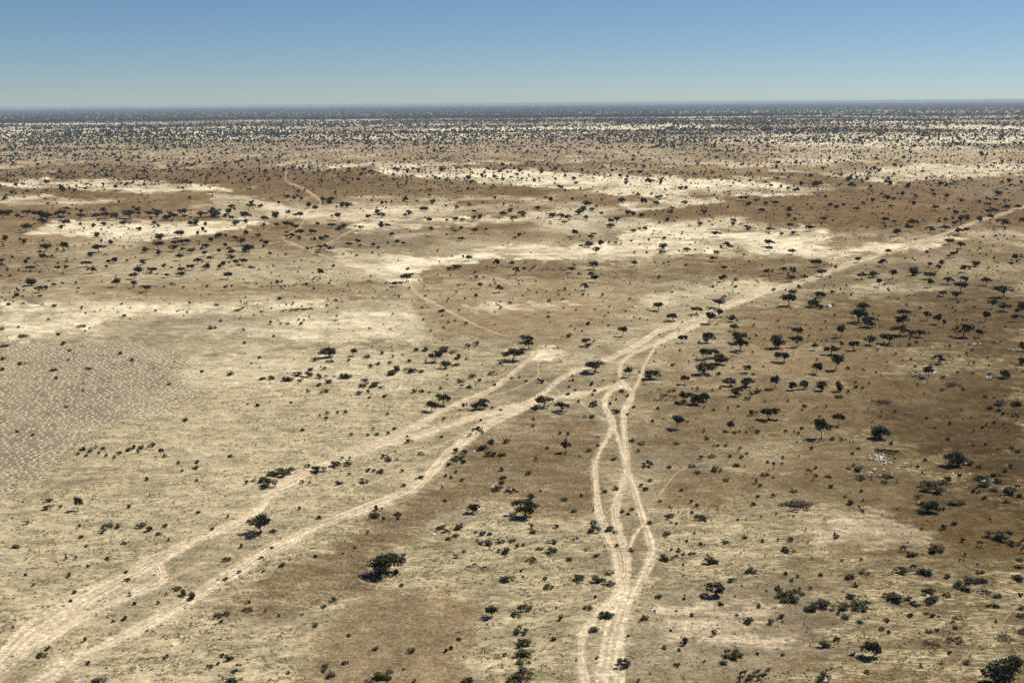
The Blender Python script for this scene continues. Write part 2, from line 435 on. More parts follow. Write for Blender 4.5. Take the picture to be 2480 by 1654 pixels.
def plain_mat(name, c0, c1, scale, rough=.9, spec=.1, detail=3.0):
    m, nt, b = mat_new(name, rough, spec)
    tc = node(nt, 'ShaderNodeNewGeometry').outputs['Position']
    n = noise(nt, tc, scale, detail)
    nt.links.new(mixc(nt, c0 + (1,), c1 + (1,), maprange(nt, n, .3, .7, 0, 1)), b.inputs['Base Color'])
    return m

def leaf_mat(name, c0, c1, c2):
    """foliage: colour varies by clump inside a crown and from plant to plant"""
    m, nt, b = mat_new(name, .8, .15)
    tc = node(nt, 'ShaderNodeNewGeometry').outputs['Position']
    n = noise(nt, tc, .9, 2.0)
    ri = node(nt, 'ShaderNodeObjectInfo').outputs['Random']
    ca = mixc(nt, c0 + (1,), c1 + (1,), maprange(nt, n, .35, .65, 0, 1))
    nt.links.new(mixc(nt, ca, c2 + (1,), maprange(nt, ri, .45, 1, 0, .8)), b.inputs['Base Color'])
    return m

M_LEAF = leaf_mat('acacia_foliage', (0.0192, 0.0224, 0.0080), (0.0368, 0.0400, 0.0128), (0.0272, 0.0240, 0.0112))
M_LEAF2 = leaf_mat('tree_foliage', (0.0176, 0.0224, 0.0088), (0.0336, 0.0400, 0.0136), (0.0288, 0.0264, 0.0120))
M_SHRUB = leaf_mat('shrub_foliage', (0.0272, 0.0304, 0.0112), (0.0640, 0.0672, 0.0256), (0.0840, 0.0784, 0.0384))
M_THICK = leaf_mat('thorn_thicket', (0.0480, 0.0336, 0.0208), (0.0680, 0.0480, 0.0288), (0.0400, 0.0320, 0.0208))
M_BARK = plain_mat('bark', (0.0400, 0.0320, 0.0240), (0.0800, 0.0640, 0.0480), 4.0)
M_GRASS, nt, b = mat_new('straw', .9, .05)
gp = node(nt, 'ShaderNodeNewGeometry').outputs['Position']
gc = mixc(nt, (.34, .285, .155, 1), (.50, .43, .25, 1), maprange(nt, noise(nt, gp, .12, 3.0), .3, .7, 0, 1))
nt.links.new(gc, b.inputs['Base Color'])
tb = node(nt, 'ShaderNodeBsdfTranslucent')           # sun shines through dry straw
nt.links.new(gc, tb.inputs['Color'])
ms = node(nt, 'ShaderNodeMixShader'); ms.inputs[0].default_value = .5
nt.links.new(b.outputs[0], ms.inputs[1]); nt.links.new(tb.outputs[0], ms.inputs[2])
nt.links.new(ms.outputs[0], nt.nodes['Material Output'].inputs['Surface'])
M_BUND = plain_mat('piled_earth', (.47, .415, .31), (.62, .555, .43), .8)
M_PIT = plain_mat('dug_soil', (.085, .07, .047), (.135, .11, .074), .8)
M_BLACK = plain_mat('dark_hide', (0.0144, 0.0104, 0.0080), (0.0400, 0.0256, 0.0176), 2.0, .7)
M_BROWNH = plain_mat('brown_hide', (0.0720, 0.0400, 0.0224), (0.1200, 0.0720, 0.0400), 2.0, .7)
M_CAMEL = plain_mat('camel_hide', (0.0480, 0.0336, 0.0208), (0.0960, 0.0680, 0.0400), 1.5, .8)
M_WHITE = plain_mat('white_fleece', (.74, .71, .64), (.84, .82, .77), 2.0)
M_HORN = plain_mat('pale_horn', (0.5600, 0.5280, 0.4400), (0.6400, 0.6160, 0.5440), 6.0, .5, .3)
M_CLOTH = plain_mat('white_cloth', (0.5760, 0.5680, 0.5440), (0.6560, 0.6480, 0.6320), .8)
M_GREYC = plain_mat('grey_tarp', (0.3360, 0.3360, 0.3280), (0.4640, 0.4560, 0.4400), 1.2)
M_BLUE = plain_mat('blue_cloth', (.05, .13, .22), (.09, .20, .30), 3.0)
M_DARKC = plain_mat('dark_cloth', (.018, .018, .022), (.04, .035, .035), 3.0)
M_SKIN = plain_mat('skin', (.045, .028, .02), (.065, .04, .028), 5.0, .6)

# ---------------------------------------------------------------- ground
def set_attrs(me, col, grass, stub):
    a = me.attributes.new('soil', 'FLOAT_COLOR', 'POINT')
    c4 = np.ones((len(col), 4), np.float32); c4[:, :3] = col
    a.data.foreach_set('color', c4.ravel())
    a = me.attributes.new('grass', 'FLOAT', 'POINT'); a.data.foreach_set('value', np.asarray(grass, np.float32))
    a = me.attributes.new('stubble', 'FLOAT', 'POINT'); a.data.foreach_set('value', np.asarray(stub, np.float32))

def build_ground():
    vh = 827 - FPX * math.tan(PITCH)
    dep = []
    v = 1760.0
    while v > vh + 1.2:
        dep.append(v)
        h = v - vh
        v -= 3.6 if h > 420 else (2.7 if h > 150 else max(.65, 2.7 * h / 150))
    rad = np.array([CAM_H / math.tan(PITCH + math.atan((q - 827) / FPX)) for q in dep])
    rad = np.concatenate([[60, 120, 170, 210, 232], rad[rad > 236], [110000.0]])
    inner = np.arange(-30, 30.001, .11)
    ang = np.radians(np.concatenate([inner, np.arange(34, 327, 4.5)]))
    nr, na = len(rad), len(ang)
    A, Rr = np.meshgrid(ang, rad)
    X = (np.sin(A) * Rr).ravel(); Y = (np.cos(A) * Rr).ravel()
    V = np.stack([X, Y, np.zeros_like(X)], 1)
    V = np.vstack([V, [[0, 0, 0]]])
    i = np.arange(nr - 1)[:, None] * na; j = np.arange(na)[None, :]; jn = (j + 1) % na
    F = np.stack([i + j, i + jn, i + na + jn, i + na + j], -1).reshape(-1, 4)[:, ::-1]
    j = np.arange(na)
    F2 = np.stack([np.full(na, nr * na), (j + 1) % na, j, j], 1)
    me = mesh_np('ground', V, F, M_SOIL)
    col, grass, stub = [], [], []
    for blk in np.array_split(np.arange(len(V)), 6):
        c, g, s = soil(V[blk, 0], V[blk, 1], tracks=False)
        col.append(c); grass.append(g); stub.append(s)
    set_attrs(me, np.concatenate(col), np.concatenate(grass), np.concatenate(stub))
    o = obj('ground', me)
    tag(o, 'dry sandy plain of straw grass, brown fields and pale sand patches', kind='structure')
    # the small disc straight below the camera
    n = na
    Vd = np.vstack([np.stack([np.sin(ang) * 60.0, np.cos(ang) * 60.0, np.zeros(n)], 1), [[0, 0, 0]]])
    Fd = np.stack([(np.arange(n) + 1) % n, np.arange(n), np.full(n, n)], 1)
    return o

def build_tracks():
    for i, (nm, ruts, q) in enumerate(TRK):
        q = catmull(q[::2] if len(q) % 2 else np.vstack([q[::2], q[-1:]]), 5)
        d = np.gradient(q[:, :2], axis=0)
        n = np.stack([-d[:, 1], d[:, 0]], 1) / np.maximum(np.hypot(d[:, 0], d[:, 1]), 1e-6)[:, None]
        k = np.linspace(-1, 1, 15)
        hw = q[:, 2] * .5 * 1.45 + 2.0
        U = q[:, 0][:, None] + n[:, 0][:, None] * hw[:, None] * k
        Vv = q[:, 1][:, None] + n[:, 1][:, None] * hw[:, None] * k
        x, y = ground(U.ravel(), Vv.ravel())
        z = np.full(len(x), .004 + .0016 * i)
        m, c = len(q), len(k)
        a = np.arange(m - 1)[:, None] * c; bb = np.arange(c - 1)[None, :]
        F = np.stack([a + bb, a + bb + 1, a + c + bb + 1, a + c + bb], -1).reshape(-1, 4)
        V = np.stack([x, y, z], 1)
        p, r, s = V[F[:, 0]], V[F[:, 1]], V[F[:, 2]]
        nz = np.cross(r - p, s - p)[:, 2]
        F[nz < 0] = F[nz < 0][:, ::-1]
        me = mesh_np(nm, V, F, M_SOIL)
        set_attrs(me, *soil(x, y))
        o = obj(nm, me)
        tag(o, {'dirt_road': 'main pale sandy road running from the lower left to the far right',
                'dirt_track': 'pale sandy vehicle track with wheel ruts across the plain',
                'far_track': 'thin winding track climbing to the far plain',
                'faint_track': 'faint narrow wheel track across the dry grass'}[nm], kind='structure')

build_ground()
build_tracks()

# ---------------------------------------------------------------- straw grass: tufts nobody could count, one object
def build_grass(n=130000):
    th = R(1) * rng.uniform(-31, 31, n * 2)
    r = 262 + (980 - 262) * rng.random(n * 2) ** 1.25
    x = np.sin(th) * r; y = np.cos(th) * r
    u, v, k = pixel(x, y)
    ok = (u > -500) & (u < 2980)
    x, y, u, v = x[ok], y[ok], u[ok], v[ok]
    _, g, _ = soil(x, y)
    ca, sa_ = math.cos(R(24)), math.sin(R(24))
    cl = fbm((x * ca + y * sa_) / 5.5 + 5, (y * ca - x * sa_) / 1.8, 301, 3)
    keep = (rng.random(len(x)) < g * smooth(.46, .60, cl) * 1.1)
    x, y = x[keep][:n], y[keep][:n]
    m = len(x)
    big = (rng.random(m) < .22) & (np.hypot(x, y) < 620)
    h = rng.uniform(.14, .38, m) * np.where(big, 1.9, 1); w = rng.uniform(.18, .5, m) * np.where(big, 2.0, 1)
    # each tuft: three leaning blades, bent by the wind
    lean = rng.normal(0, .16, (m, 2)) + np.array([-.22, -.10])
    V = np.zeros((m, 3, 3, 3), np.float32)
    a0 = rng.uniform(0, 2 * math.pi, m)
    for b in range(3):
        a = a0 + b * 2.1
        dx, dy = np.cos(a) * w, np.sin(a) * w
        V[:, b, 0] = np.stack([x - dx * .6, y - dy * .6, np.full(m, .01)], 1)
        V[:, b, 1] = np.stack([x + dx * .6, y + dy * .6, np.full(m, .01)], 1)
        V[:, b, 2] = np.stack([x + lean[:, 0] + dx * .5, y + lean[:, 1] + dy * .5, h * (1 - .15 * b)], 1)
    V = V.reshape(-1, 3)
    F = np.arange(len(V)).reshape(-1, 3)
    o = obj('dry_grass', mesh_np('dry_grass', V, F, M_GRASS))
    tag(o, 'pale straw grass tufts covering the plain between tracks and fields', 'grass', kind='stuff')

build_grass()
# ---------------------------------------------------------------- catalogue of plants read off the site
# tile origin (photograph pixels) : x, base y, width, height, kind  in 1/3.92 px units
# u umbrella acacia, r round-crowned tree, s shrub, t low thicket, d bare dead tree
TILES = {
(0, 384): """30 570 90 65 u;85 545 60 45 u;257 550 68 50 u;335 570 45 60 u;395 575 70 80 r;450 580 80 70 r;395 615 50 45 r;427 618 40 35 r;560 560 70 45 u;598 545 60 45 u;625 500 62 32 u;580 590 50 40 u;655 545 30 30 u;775 515 40 35 r;768 575 58 45 u;915 578 62 52 u;978 515 50 45 r;1008 570 70 55 u;1092 590 62 58 u;1300 520 50 40 u;1235 570 110 50 u;1320 545 35 40 r;1418 555 58 45 u;1463 510 38 35 r;1500 555 62 62 r;1437 578 35 30 r;1580 590 65 55 r;1620 540 45 30 u;1640 585 80 55 u;1740 550 75 60 u;1755 580 45 40 u;1905 560 90 50 u;615 640 78 52 u;583 670 45 40 r;760 638 25 28 r;885 660 40 42 r;980 640 55 38 r;935 595 28 25 r;1185 650 80 50 u;1330 690 45 45 r;1463 630 45 38 r;1505 660 30 38 r;1810 640 50 45 r;1865 640 65 65 r;1950 650 30 50 r;250 700 85 68 u;925 750 50 50 r;1520 775 78 65 r;1722 755 95 62 u;1925 700 40 50 r;1880 725 35 40 r;45 790 60 60 r;232 810 42 48 r;1055 830 42 62 r;963 800 30 35 r;430 885 92 68 u;390 850 40 35 r;612 880 75 75 u;937 890 115 55 u;850 940 55 48 r;420 975 75 65 u;490 940 40 28 r;1378 895 60 58 r;1505 860 82 70 u;1505 925 55 62 r;1665 830 65 45 u;1740 825 90 52 u;1785 815 50 40 u;1645 885 70 55 u;1740 895 40 48 u;1815 905 60 48 u;1940 860 60 45 u;250 1010 45 55 r;25 1000 65 45 u;15 1035 35 40 u;290 1070 80 52 u;181 1078 28 35 r;635 985 30 25 r;1095 995 70 62 r;1025 990 32 35 r;1205 980 32 28 r;1355 1010 62 58 r;1708 970 72 62 u;1875 1005 70 58 u;1945 930 40 50 u;820 1030 90 55 u;545 1070 50 48 u;872 1090 78 55 u;1320 1100 85 90 r;1445 1090 92 60 u;1565 1055 45 55 u;1820 1060 75 55 u;1945 1060 50 50 u;1725 1090 65 60 u;1718 1120 80 55 r;1270 1145 85 60 u;1592 1130 50 40 u;283 1210 125 85 r;375 1275 80 65 u;440 1245 62 50 r;515 1215 55 42 r;720 1195 28 32 r;1105 1220 80 80 u;1275 1230 55 70 u;1390 1270 90 70 u;15 1485 40 55 d;458 1540 35 30 r;1350 1222 60 14 t;1415 1215 60 18 t;1480 1220 35 12 t;228 1258 30 18 s;160 1292 35 16 s;18 1328 30 16 s;130 1330 38 24 s;215 1318 32 22 s;52 1355 30 24 s;128 1368 26 16 s;82 1397 60 16 s;382 1315 45 26 s;400 1395 26 18 s;228 1385 40 18 s;512 1412 60 26 s;893 1290 22 18 s;1478 1452 40 20 s;1180 1505 62 24 s;812 1475 36 14 s;596 1195 38 28 s;745 1240 40 20 s;465 1172 24 22 s;933 1355 14 12 s;812 1388 14 14 s;1395 1328 16 14 s;120 950 26 14 s;42 925 20 14 s;105 935 20 16 s;98 990 20 24 s;870 75 40 24 s;932 78 40 24 s;1118 92 34 24 s;1055 90 24 30 s;1605 85 36 22 s;215 250 50 20 s;860 265 44 22 s;150 345 44 26 s;220 345 30 26 s;262 322 50 20 s;1150 245 40 16 s;1500 228 40 20 s;600 318 46 20 s;1805 390 48 30 s;1108 380 22 24 s;685 452 36 18 s""",
(500, 384): """75 555 110 50 r;58 505 50 40 r;215 525 58 48 r;240 475 60 40 r;402 470 40 38 r;440 475 50 40 u;510 470 55 35 r;190 585 48 50 u;248 590 45 40 u;278 640 52 52 r;375 590 85 70 u;375 620 45 40 r;555 610 55 55 u;550 645 40 30 r;658 570 65 68 r;778 545 42 45 u;850 560 45 35 u;885 570 50 52 u;772 380 55 28 r;978 475 40 55 r;965 440 35 25 r;1035 505 48 50 u;1108 410 48 45 r;1180 415 70 40 u;905 395 35 28 r;1290 470 45 55 r;1345 470 80 55 r;1238 475 28 28 r;1665 440 40 35 r;1620 535 60 55 r;1660 560 70 45 r;1925 540 50 48 r;1890 565 35 40 u;1258 590 60 62 u;1535 590 50 48 u;1050 650 38 40 u;760 655 58 50 u;803 655 40 38 u;673 655 45 35 u;845 680 50 45 u;1190 660 65 38 u;1265 680 58 40 r;1312 670 48 48 r;1665 670 55 68 r;1720 660 50 35 u;1468 685 45 40 u;113 760 65 55 r;45 790 48 45 r;180 748 32 35 r;375 730 42 50 r;490 755 45 35 u;272 780 50 40 u;330 825 72 60 u;565 820 55 48 r;518 795 32 30 r;545 850 28 30 r;178 850 40 40 u;12 850 40 35 r;768 725 45 30 u;760 760 40 30 u;808 755 55 40 u;885 735 72 55 u;880 775 40 35 r;1005 725 70 45 u;1018 805 48 52 u;1090 800 50 55 u;1135 775 50 45 u;1760 740 50 38 r;1435 805 50 45 r;1810 825 38 50 u;1588 840 52 42 r;1630 860 40 28 r;1865 830 42 35 u;1352 840 65 40 u;1463 845 40 28 u;400 890 115 85 r;250 910 60 45 u;115 910 42 52 u;215 880 45 35 u;232 975 72 50 u;230 915 60 30 u;602 930 38 40 u;38 980 55 52 u;280 1020 52 60 u;350 1010 65 60 u;15 1055 50 75 r;155 1045 50 65 u;120 1060 45 48 u;957 880 42 35 u;1000 870 28 25 u;1060 915 55 32 u;1075 865 60 40 u;1122 862 55 45 u;1183 890 58 52 u;208 1145 82 68 u;1083 1120 65 72 u;1210 1048 42 42 u;1900 1172 105 88 u;1805 1218 85 50 u;1925 1240 35 25 s;180 1255 45 50 u;410 1040 95 28 t;755 922 40 24 s;1300 920 35 24 s;1425 932 45 20 s;1575 912 36 36 s;1637 920 28 16 s;620 1095 20 16 s;370 1325 30 20 s;285 1455 70 36 s;618 1430 28 20 s;343 1432 34 22 s;450 1498 24 20 s;135 1552 45 20 s;320 1530 30 30 s;1145 1408 45 26 s;1238 1510 28 30 s;717 1180 45 24 s;1020 1250 40 32 s;620 1195 22 26 s""",
(1000, 384): """1575 535 70 50 r;1610 500 60 45 r;1645 455 80 40 r;1700 500 50 35 r;1740 470 32 28 r;1313 415 48 50 r;1265 385 32 26 r;1518 398 35 30 r;190 430 55 40 r;90 500 60 42 r;128 500 42 42 r;418 488 32 40 r;310 465 32 28 r;540 455 40 25 r;930 512 55 42 r;855 560 60 52 u;580 522 42 28 u;1030 548 70 32 r;955 585 55 35 r;1180 490 50 38 r;1325 565 70 50 r;1400 580 78 45 u;1475 595 45 48 u;1440 625 50 30 u;1640 580 40 36 r;1790 530 36 22 r;580 600 45 48 u;638 580 48 50 r;470 600 42 32 r;405 595 60 24 r;155 620 45 50 u;320 595 35 20 r;1875 625 55 45 u;1935 615 50 50 u;1880 660 65 45 r;462 675 42 36 r;405 710 48 30 u;585 715 50 45 u;170 690 40 40 r;695 695 26 30 u;1015 740 48 38 r;460 785 62 34 u;965 768 36 25 u;1535 745 58 60 u;1715 735 50 24 u;1690 775 45 45 u;1668 845 85 62 r;1605 852 55 30 u;1785 860 50 80 u;1740 905 62 60 u;533 975 62 52 u;797 1035 60 78 u;935 1030 55 55 u;980 1105 60 70 u;1508 1085 82 58 u;1720 1055 95 78 u;1690 1135 55 60 u;1735 1172 80 68 u;400 1060 60 62 r;437 1055 50 50 r;345 1065 60 32 r;640 1235 52 58 u;815 1275 80 72 u;600 1315 58 34 s;1625 1255 78 70 u;605 1135 46 26 s;770 1160 32 22 s;550 1145 26 16 s;585 1095 30 14 s;360 1120 30 14 s;237 1110 20 14 s;110 1225 24 22 s;430 1210 36 18 s;487 1208 22 20 s;737 1215 34 22 s;867 1233 22 18 s;1005 1170 28 22 s;1045 1172 22 18 s;777 1183 26 16 s;1007 1200 30 16 s;1167 1180 30 22 s;1292 1365 48 22 s;1268 1272 26 20 s;1380 1270 30 26 s;1383 1302 36 22 s;1488 1298 28 22 s;1428 1340 24 12 s;1470 1152 18 22 s;1432 1155 24 26 s;1580 1105 50 24 s;1665 1305 26 22 s;1800 1312 40 36 s;1805 1365 20 14 s;685 1382 26 16 s;793 1398 26 30 s;833 1368 26 22 s;715 1400 16 18 s;835 1430 50 34 s;925 1385 55 20 s;437 1450 32 20 s;290 1460 70 40 s;250 1465 40 30 s;495 1342 30 28 s;118 1312 40 22 s;90 1420 36 18 s;130 1415 22 16 s;158 1420 18 16 s;323 1365 28 16 s;280 1500 36 16 s;98 1540 32 24 s;340 1568 40 30 s;400 1548 26 16 s;778 1472 30 22 s;1158 1485 22 16 s;1430 1435 26 26 s;1547 1448 24 28 s;1725 1440 36 24 s;1285 1515 44 26 s;1290 1475 24 22 s;1823 1505 28 24 s;1855 1472 26 16 s;1300 1568 24 24 s;412 108 40 26 s;760 118 34 22 s;188 180 28 36 s;165 310 48 24 s;435 330 32 26 s;155 360 40 26 s;565 305 34 26 s;1150 225 44 26 s;1550 245 44 22 s;1345 250 30 22 s;1590 300 36 26 s;1790 400 30 28 s""",
(1500, 384): """25 420 60 48 r;175 370 36 36 u;350 395 36 36 u;352 445 55 42 r;390 390 36 38 u;625 440 55 36 r;300 250 55 45 u;395 250 36 52 r;255 230 40 30 r;65 250 40 36 r;585 298 50 32 r;797 535 50 50 r;500 485 46 26 r;485 545 52 45 u;210 560 65 42 r;125 545 50 42 r;90 540 55 45 r;457 600 45 40 r;930 400 36 28 u;1165 405 75 42 u;1300 425 40 34 u;1390 445 40 36 r;1480 450 50 38 u;1613 520 60 60 r;1607 560 48 36 r;1350 515 65 26 r;1670 590 38 28 r;1230 445 55 26 r;1500 205 40 26 r;1880 270 80 40 r;1598 300 36 30 r;765 640 52 40 r;1085 605 50 35 r;1078 640 42 36 r;1205 668 45 30 u;1230 690 45 45 r;1428 698 70 40 u;1418 718 30 18 s;1610 660 70 36 u;1930 605 55 42 u;1812 692 85 52 u;1538 735 36 36 r;1648 725 50 40 r;922 745 80 48 u;130 705 50 36 r;245 685 50 36 r;420 860 85 60 r;405 910 62 34 r;640 885 70 42 r;1018 850 60 55 u;962 850 34 28 r;1063 865 40 40 u;1425 835 85 58 u;1420 878 60 42 u;1640 910 68 52 u;922 935 40 58 u;1178 935 26 30 u;890 980 70 50 u;145 1025 62 58 u;995 1065 50 45 u;990 1172 95 68 u;1415 1112 88 65 u;1555 1090 62 62 u;1648 1108 52 68 u;1605 1105 46 16 s;1868 1030 105 72 u;1922 1118 85 68 u;1628 1172 85 62 u;1757 1155 55 52 u;1103 1160 36 30 r;372 1445 115 85 u;735 1480 105 75 u;510 1540 125 78 u;945 1420 120 90 u;940 1510 80 85 u;850 1568 110 115 u;1065 1550 85 75 r;1655 1310 95 65 u;1610 1400 140 120 u;1840 1410 135 95 r;1900 1325 95 65 u;1463 1258 52 28 s;1105 1230 40 30 s;862 1440 45 40 s;268 1445 26 24 s;342 1275 24 18 s;428 770 55 30 s;280 773 34 18 s;97 1345 36 24 s;1725 1122 24 20 s;195 1530 26 24 s;1910 1425 40 40 s;260 905 40 30 s;145 905 40 28 s;570 890 30 24 s;723 812 26 24 s;578 775 30 22 s;120 145 40 34 s;185 150 40 40 s;740 70 44 30 s;910 190 34 24 s;1240 220 40 26 s;1100 218 40 20 s;1270 195 34 26 s""",
(1980, 384): """810 365 50 52 r;930 380 36 40 r;1085 325 38 38 r;655 410 65 52 u;915 445 40 42 r;120 460 42 40 r;180 485 40 45 r;242 450 35 24 r;1715 355 72 42 r;865 275 36 45 r;650 235 42 28 r;505 285 36 36 r;1220 380 36 42 r;1110 358 48 24 r;1362 420 32 36 r;1542 422 36 28 r;1688 415 40 32 u;1110 492 58 42 u;373 500 60 26 u;1628 460 40 32 u;1590 450 28 28 u;1308 538 55 45 r;1357 598 62 55 r;1415 588 55 50 r;1215 595 32 34 r;1285 580 30 28 r;1645 535 100 50 u;1632 585 60 45 u;1543 605 60 55 r;1302 635 50 45 r;1788 495 62 45 u;1910 490 55 42 u;1755 645 95 55 u;1945 600 40 35 r;55 610 70 50 u;640 610 65 42 u;905 650 80 62 u;868 690 55 50 u;758 740 80 60 u;1065 705 68 48 u;1205 690 75 48 u;1340 730 72 60 u;1412 712 40 48 u;725 625 34 36 u;1248 820 72 52 u;1358 858 78 55 u;663 910 60 48 u;390 990 68 52 u;620 1025 78 65 u;418 1145 95 70 u;525 1130 110 72 r;715 1145 60 95 u;907 1115 105 95 r;1060 1035 50 48 u;1140 1070 55 62 u;1172 1020 48 68 r;1288 945 70 58 u;1245 950 38 36 u;1400 1085 80 68 u;1503 1028 88 62 r;1893 985 92 75 u;1065 1145 110 70 u;1070 1225 60 80 u;585 1218 65 80 u;1242 1195 95 70 u;1385 1180 80 65 u;1355 1270 120 100 u;1600 1205 88 78 u;1762 1320 165 115 u;1195 1310 90 60 u;1315 1330 85 65 u;172 1060 30 45 u;38 1112 80 60 u;230 165 44 24 s;300 215 60 44 r;200 265 44 26 s;1690 750 40 26 s;1770 745 30 22 s;1865 750 30 20 s;1672 685 36 22 s;1440 885 26 20 s;1672 955 26 18 s;1840 1010 44 16 s;925 972 24 14 s;645 1050 24 20 s;460 1060 20 20 s;122 1140 28 22 s;1615 1060 36 32 s;1545 805 30 20 s""",
(1980, 654): """30 290 90 90 u;25 370 60 45 r;145 345 40 35 s;430 380 120 90 r;390 500 170 125 u;480 545 150 120 r;815 450 125 85 u;815 545 125 115 u;1040 480 70 90 u;1150 515 95 105 u;1195 545 40 80 u;1385 635 175 125 u;1525 640 70 80 u;1590 490 75 105 u;1870 490 60 75 u;1945 380 100 100 r;1940 460 40 35 r;1655 365 82 90 u;1760 390 120 85 u;220 640 85 120 u;775 620 155 85 u;900 630 70 65 r;970 640 110 70 u;680 700 160 105 u;495 710 110 85 u;345 765 95 95 u;225 740 50 60 u;130 800 140 95 u;170 945 125 155 u;20 920 60 50 r;865 728 55 40 s;940 698 50 30 s;570 772 32 26 s;1140 890 110 85 u;1055 1020 110 120 u;1785 1025 120 90 r;1640 1010 60 45 s;1945 770 90 100 r;1940 900 80 90 r;195 1155 90 115 r;35 1145 110 110 r;290 1170 42 36 s;210 1220 70 40 s;365 1125 55 28 s;425 1130 50 30 s;360 1080 40 36 s;495 1082 36 24 s;1295 1108 160 46 t;610 1272 165 60 t;1185 1150 50 30 s;1380 1150 45 30 s;1735 690 36 24 s;1680 695 26 20 s;1345 825 36 24 s;1255 730 36 24 s;1410 800 30 20 s;1620 838 30 18 s;1470 768 36 22 s;1330 982 40 26 s;1470 992 40 28 s;1435 905 24 22 s;1490 890 30 20 s;1190 1030 50 26 s;428 955 34 24 s;600 1010 28 26 s;555 985 36 22 s;660 880 24 20 s;290 945 60 30 s;925 925 36 18 s;890 855 40 22 s;950 1095 36 24 s;1015 1185 28 26 s;1590 1215 52 32 s;1745 1290 120 60 s;1880 1290 110 70 s;1630 1320 70 50 s;1720 1345 55 28 s;1760 1378 50 30 s;1880 1395 75 45 s;1885 1432 36 22 s;1455 1408 34 22 s;1035 1415 38 28 s;735 1362 38 28 s;605 1398 34 22 s;610 1355 28 24 s;25 1405 36 26 s;90 1312 30 32 s;520 1448 30 14 s;1560 1505 36 22 s;1680 1465 36 28 s;1770 1480 26 22 s;195 1475 105 120 u;40 1600 150 190 u;1335 318 36 26 s;1490 360 34 20 s;840 340 36 20 s;1220 350 26 18 s;975 375 50 28 s;920 445 30 16 s;525 425 28 18 s;585 445 26 20 s;165 435 36 18 s;75 500 30 22 s;1580 552 30 18 s;1785 550 28 16 s;1380 480 26 18 s;1410 485 26 18 s""",
(1980, 954): """605 430 190 160 r;1310 690 190 150 r;1415 670 110 70 s;350 730 120 48 s;100 798 65 40 s;125 895 60 34 s;415 932 50 24 s;300 1050 80 70 s;425 1125 50 32 s;405 820 80 60 s;515 815 50 36 s;630 850 60 40 s;680 805 80 48 s;1235 820 90 46 s;1350 785 60 26 s;1120 930 240 110 s;1060 1130 190 140 r;1195 1108 45 36 s;1310 1055 110 60 s;1370 1055 80 36 s;1765 945 190 60 s;1590 880 120 60 s;1560 820 110 60 s;1700 850 90 60 s;1510 940 80 60 s;1580 1005 65 34 s;1790 1035 80 40 s;1935 985 90 50 s;1690 785 90 45 s;1540 705 80 40 s;1310 1250 80 50 s;1190 1290 55 65 s;1375 1408 45 46 s;1700 1390 190 80 s;1800 1330 90 50 s;1860 1440 110 60 s;1110 1505 150 95 s;885 1535 110 65 s;185 1375 65 48 s;1240 440 50 26 s;1480 500 50 26 s;1600 485 40 20 s;1840 520 50 24 s;1900 560 60 30 s;145 440 70 36 s;240 445 55 46 s;330 580 50 32 s;390 530 50 24 s;1020 640 55 30 s;950 700 50 24 s;1830 705 60 36 s;1780 745 60 30 s;700 480 50 36 s;1120 328 40 16 s;1360 160 30 22 s""",
(1980, 1254): """290 580 110 70 s;450 535 90 40 s;30 560 60 36 s;785 535 110 75 s;1010 560 150 100 s;1220 570 80 56 s;1545 535 90 34 s;1340 660 130 70 s;1440 625 130 60 s;1545 615 120 60 s;1390 705 120 52 s;1885 600 130 80 s;1895 480 75 40 s;1935 415 80 36 s;1590 718 90 50 s;1705 755 85 40 s;1630 845 70 36 s;1690 858 60 30 s;1935 945 80 50 s;1930 870 70 40 s;700 805 210 115 s;870 800 85 55 s;1035 730 130 60 s;1230 750 75 48 s;1110 820 160 66 s;930 835 100 44 s;335 768 110 54 s;370 660 60 30 s;85 860 170 100 s;240 870 120 70 s;420 875 170 90 s;255 960 90 46 s;200 920 55 30 s;415 1005 70 48 s;650 990 70 44 s;610 1070 70 30 s;1075 935 75 54 s;1325 1055 75 40 s;885 940 60 36 s;1060 1090 60 44 s;1075 1215 130 60 t;1310 1190 150 46 t;1770 1165 140 40 t;1695 992 40 18 s;1925 1090 130 50 t;515 1330 200 180 r;65 1225 110 90 s;180 1170 80 28 s;475 1480 66 36 s;65 1550 120 100 s;1250 1295 50 26 s;1410 1385 80 34 s;1690 1590 330 270 r;1860 1450 200 150 r;1570 1600 150 90 s""",
(1500, 1254): """30 1420 120 110 s;180 1560 60 36 s;610 1205 90 95 s;435 1245 65 40 s;1080 1330 150 95 s;980 1400 85 56 s;545 1412 60 30 s;570 1265 40 24 s;1250 1010 120 72 s;1550 990 30 20 s;235 970 85 52 s;690 940 50 22 s;485 1078 36 16 s;380 760 75 40 s;610 780 44 18 s;905 750 175 150 r;1070 610 75 56 s;1240 525 110 56 s;1610 330 110 64 s;1625 225 75 30 s;870 430 140 95 s;690 350 70 40 s;570 325 60 44 s;460 410 110 80 s;490 312 36 28 s;545 370 40 26 s;120 318 60 42 s;455 175 90 40 s;785 262 60 40 s;1005 245 70 36 s;640 232 50 20 s;1195 200 50 36 s;960 835 60 26 s;1330 855 60 26 s;1910 555 75 36 s;1515 690 85 56 s;1625 790 200 115 s;1710 685 40 26 s;1810 680 45 42 s;1740 740 60 40 s;1820 880 150 75 s;1580 540 50 18 s;605 455 36 20 s;1550 1315 50 24 s;1690 570 50 24 s""",
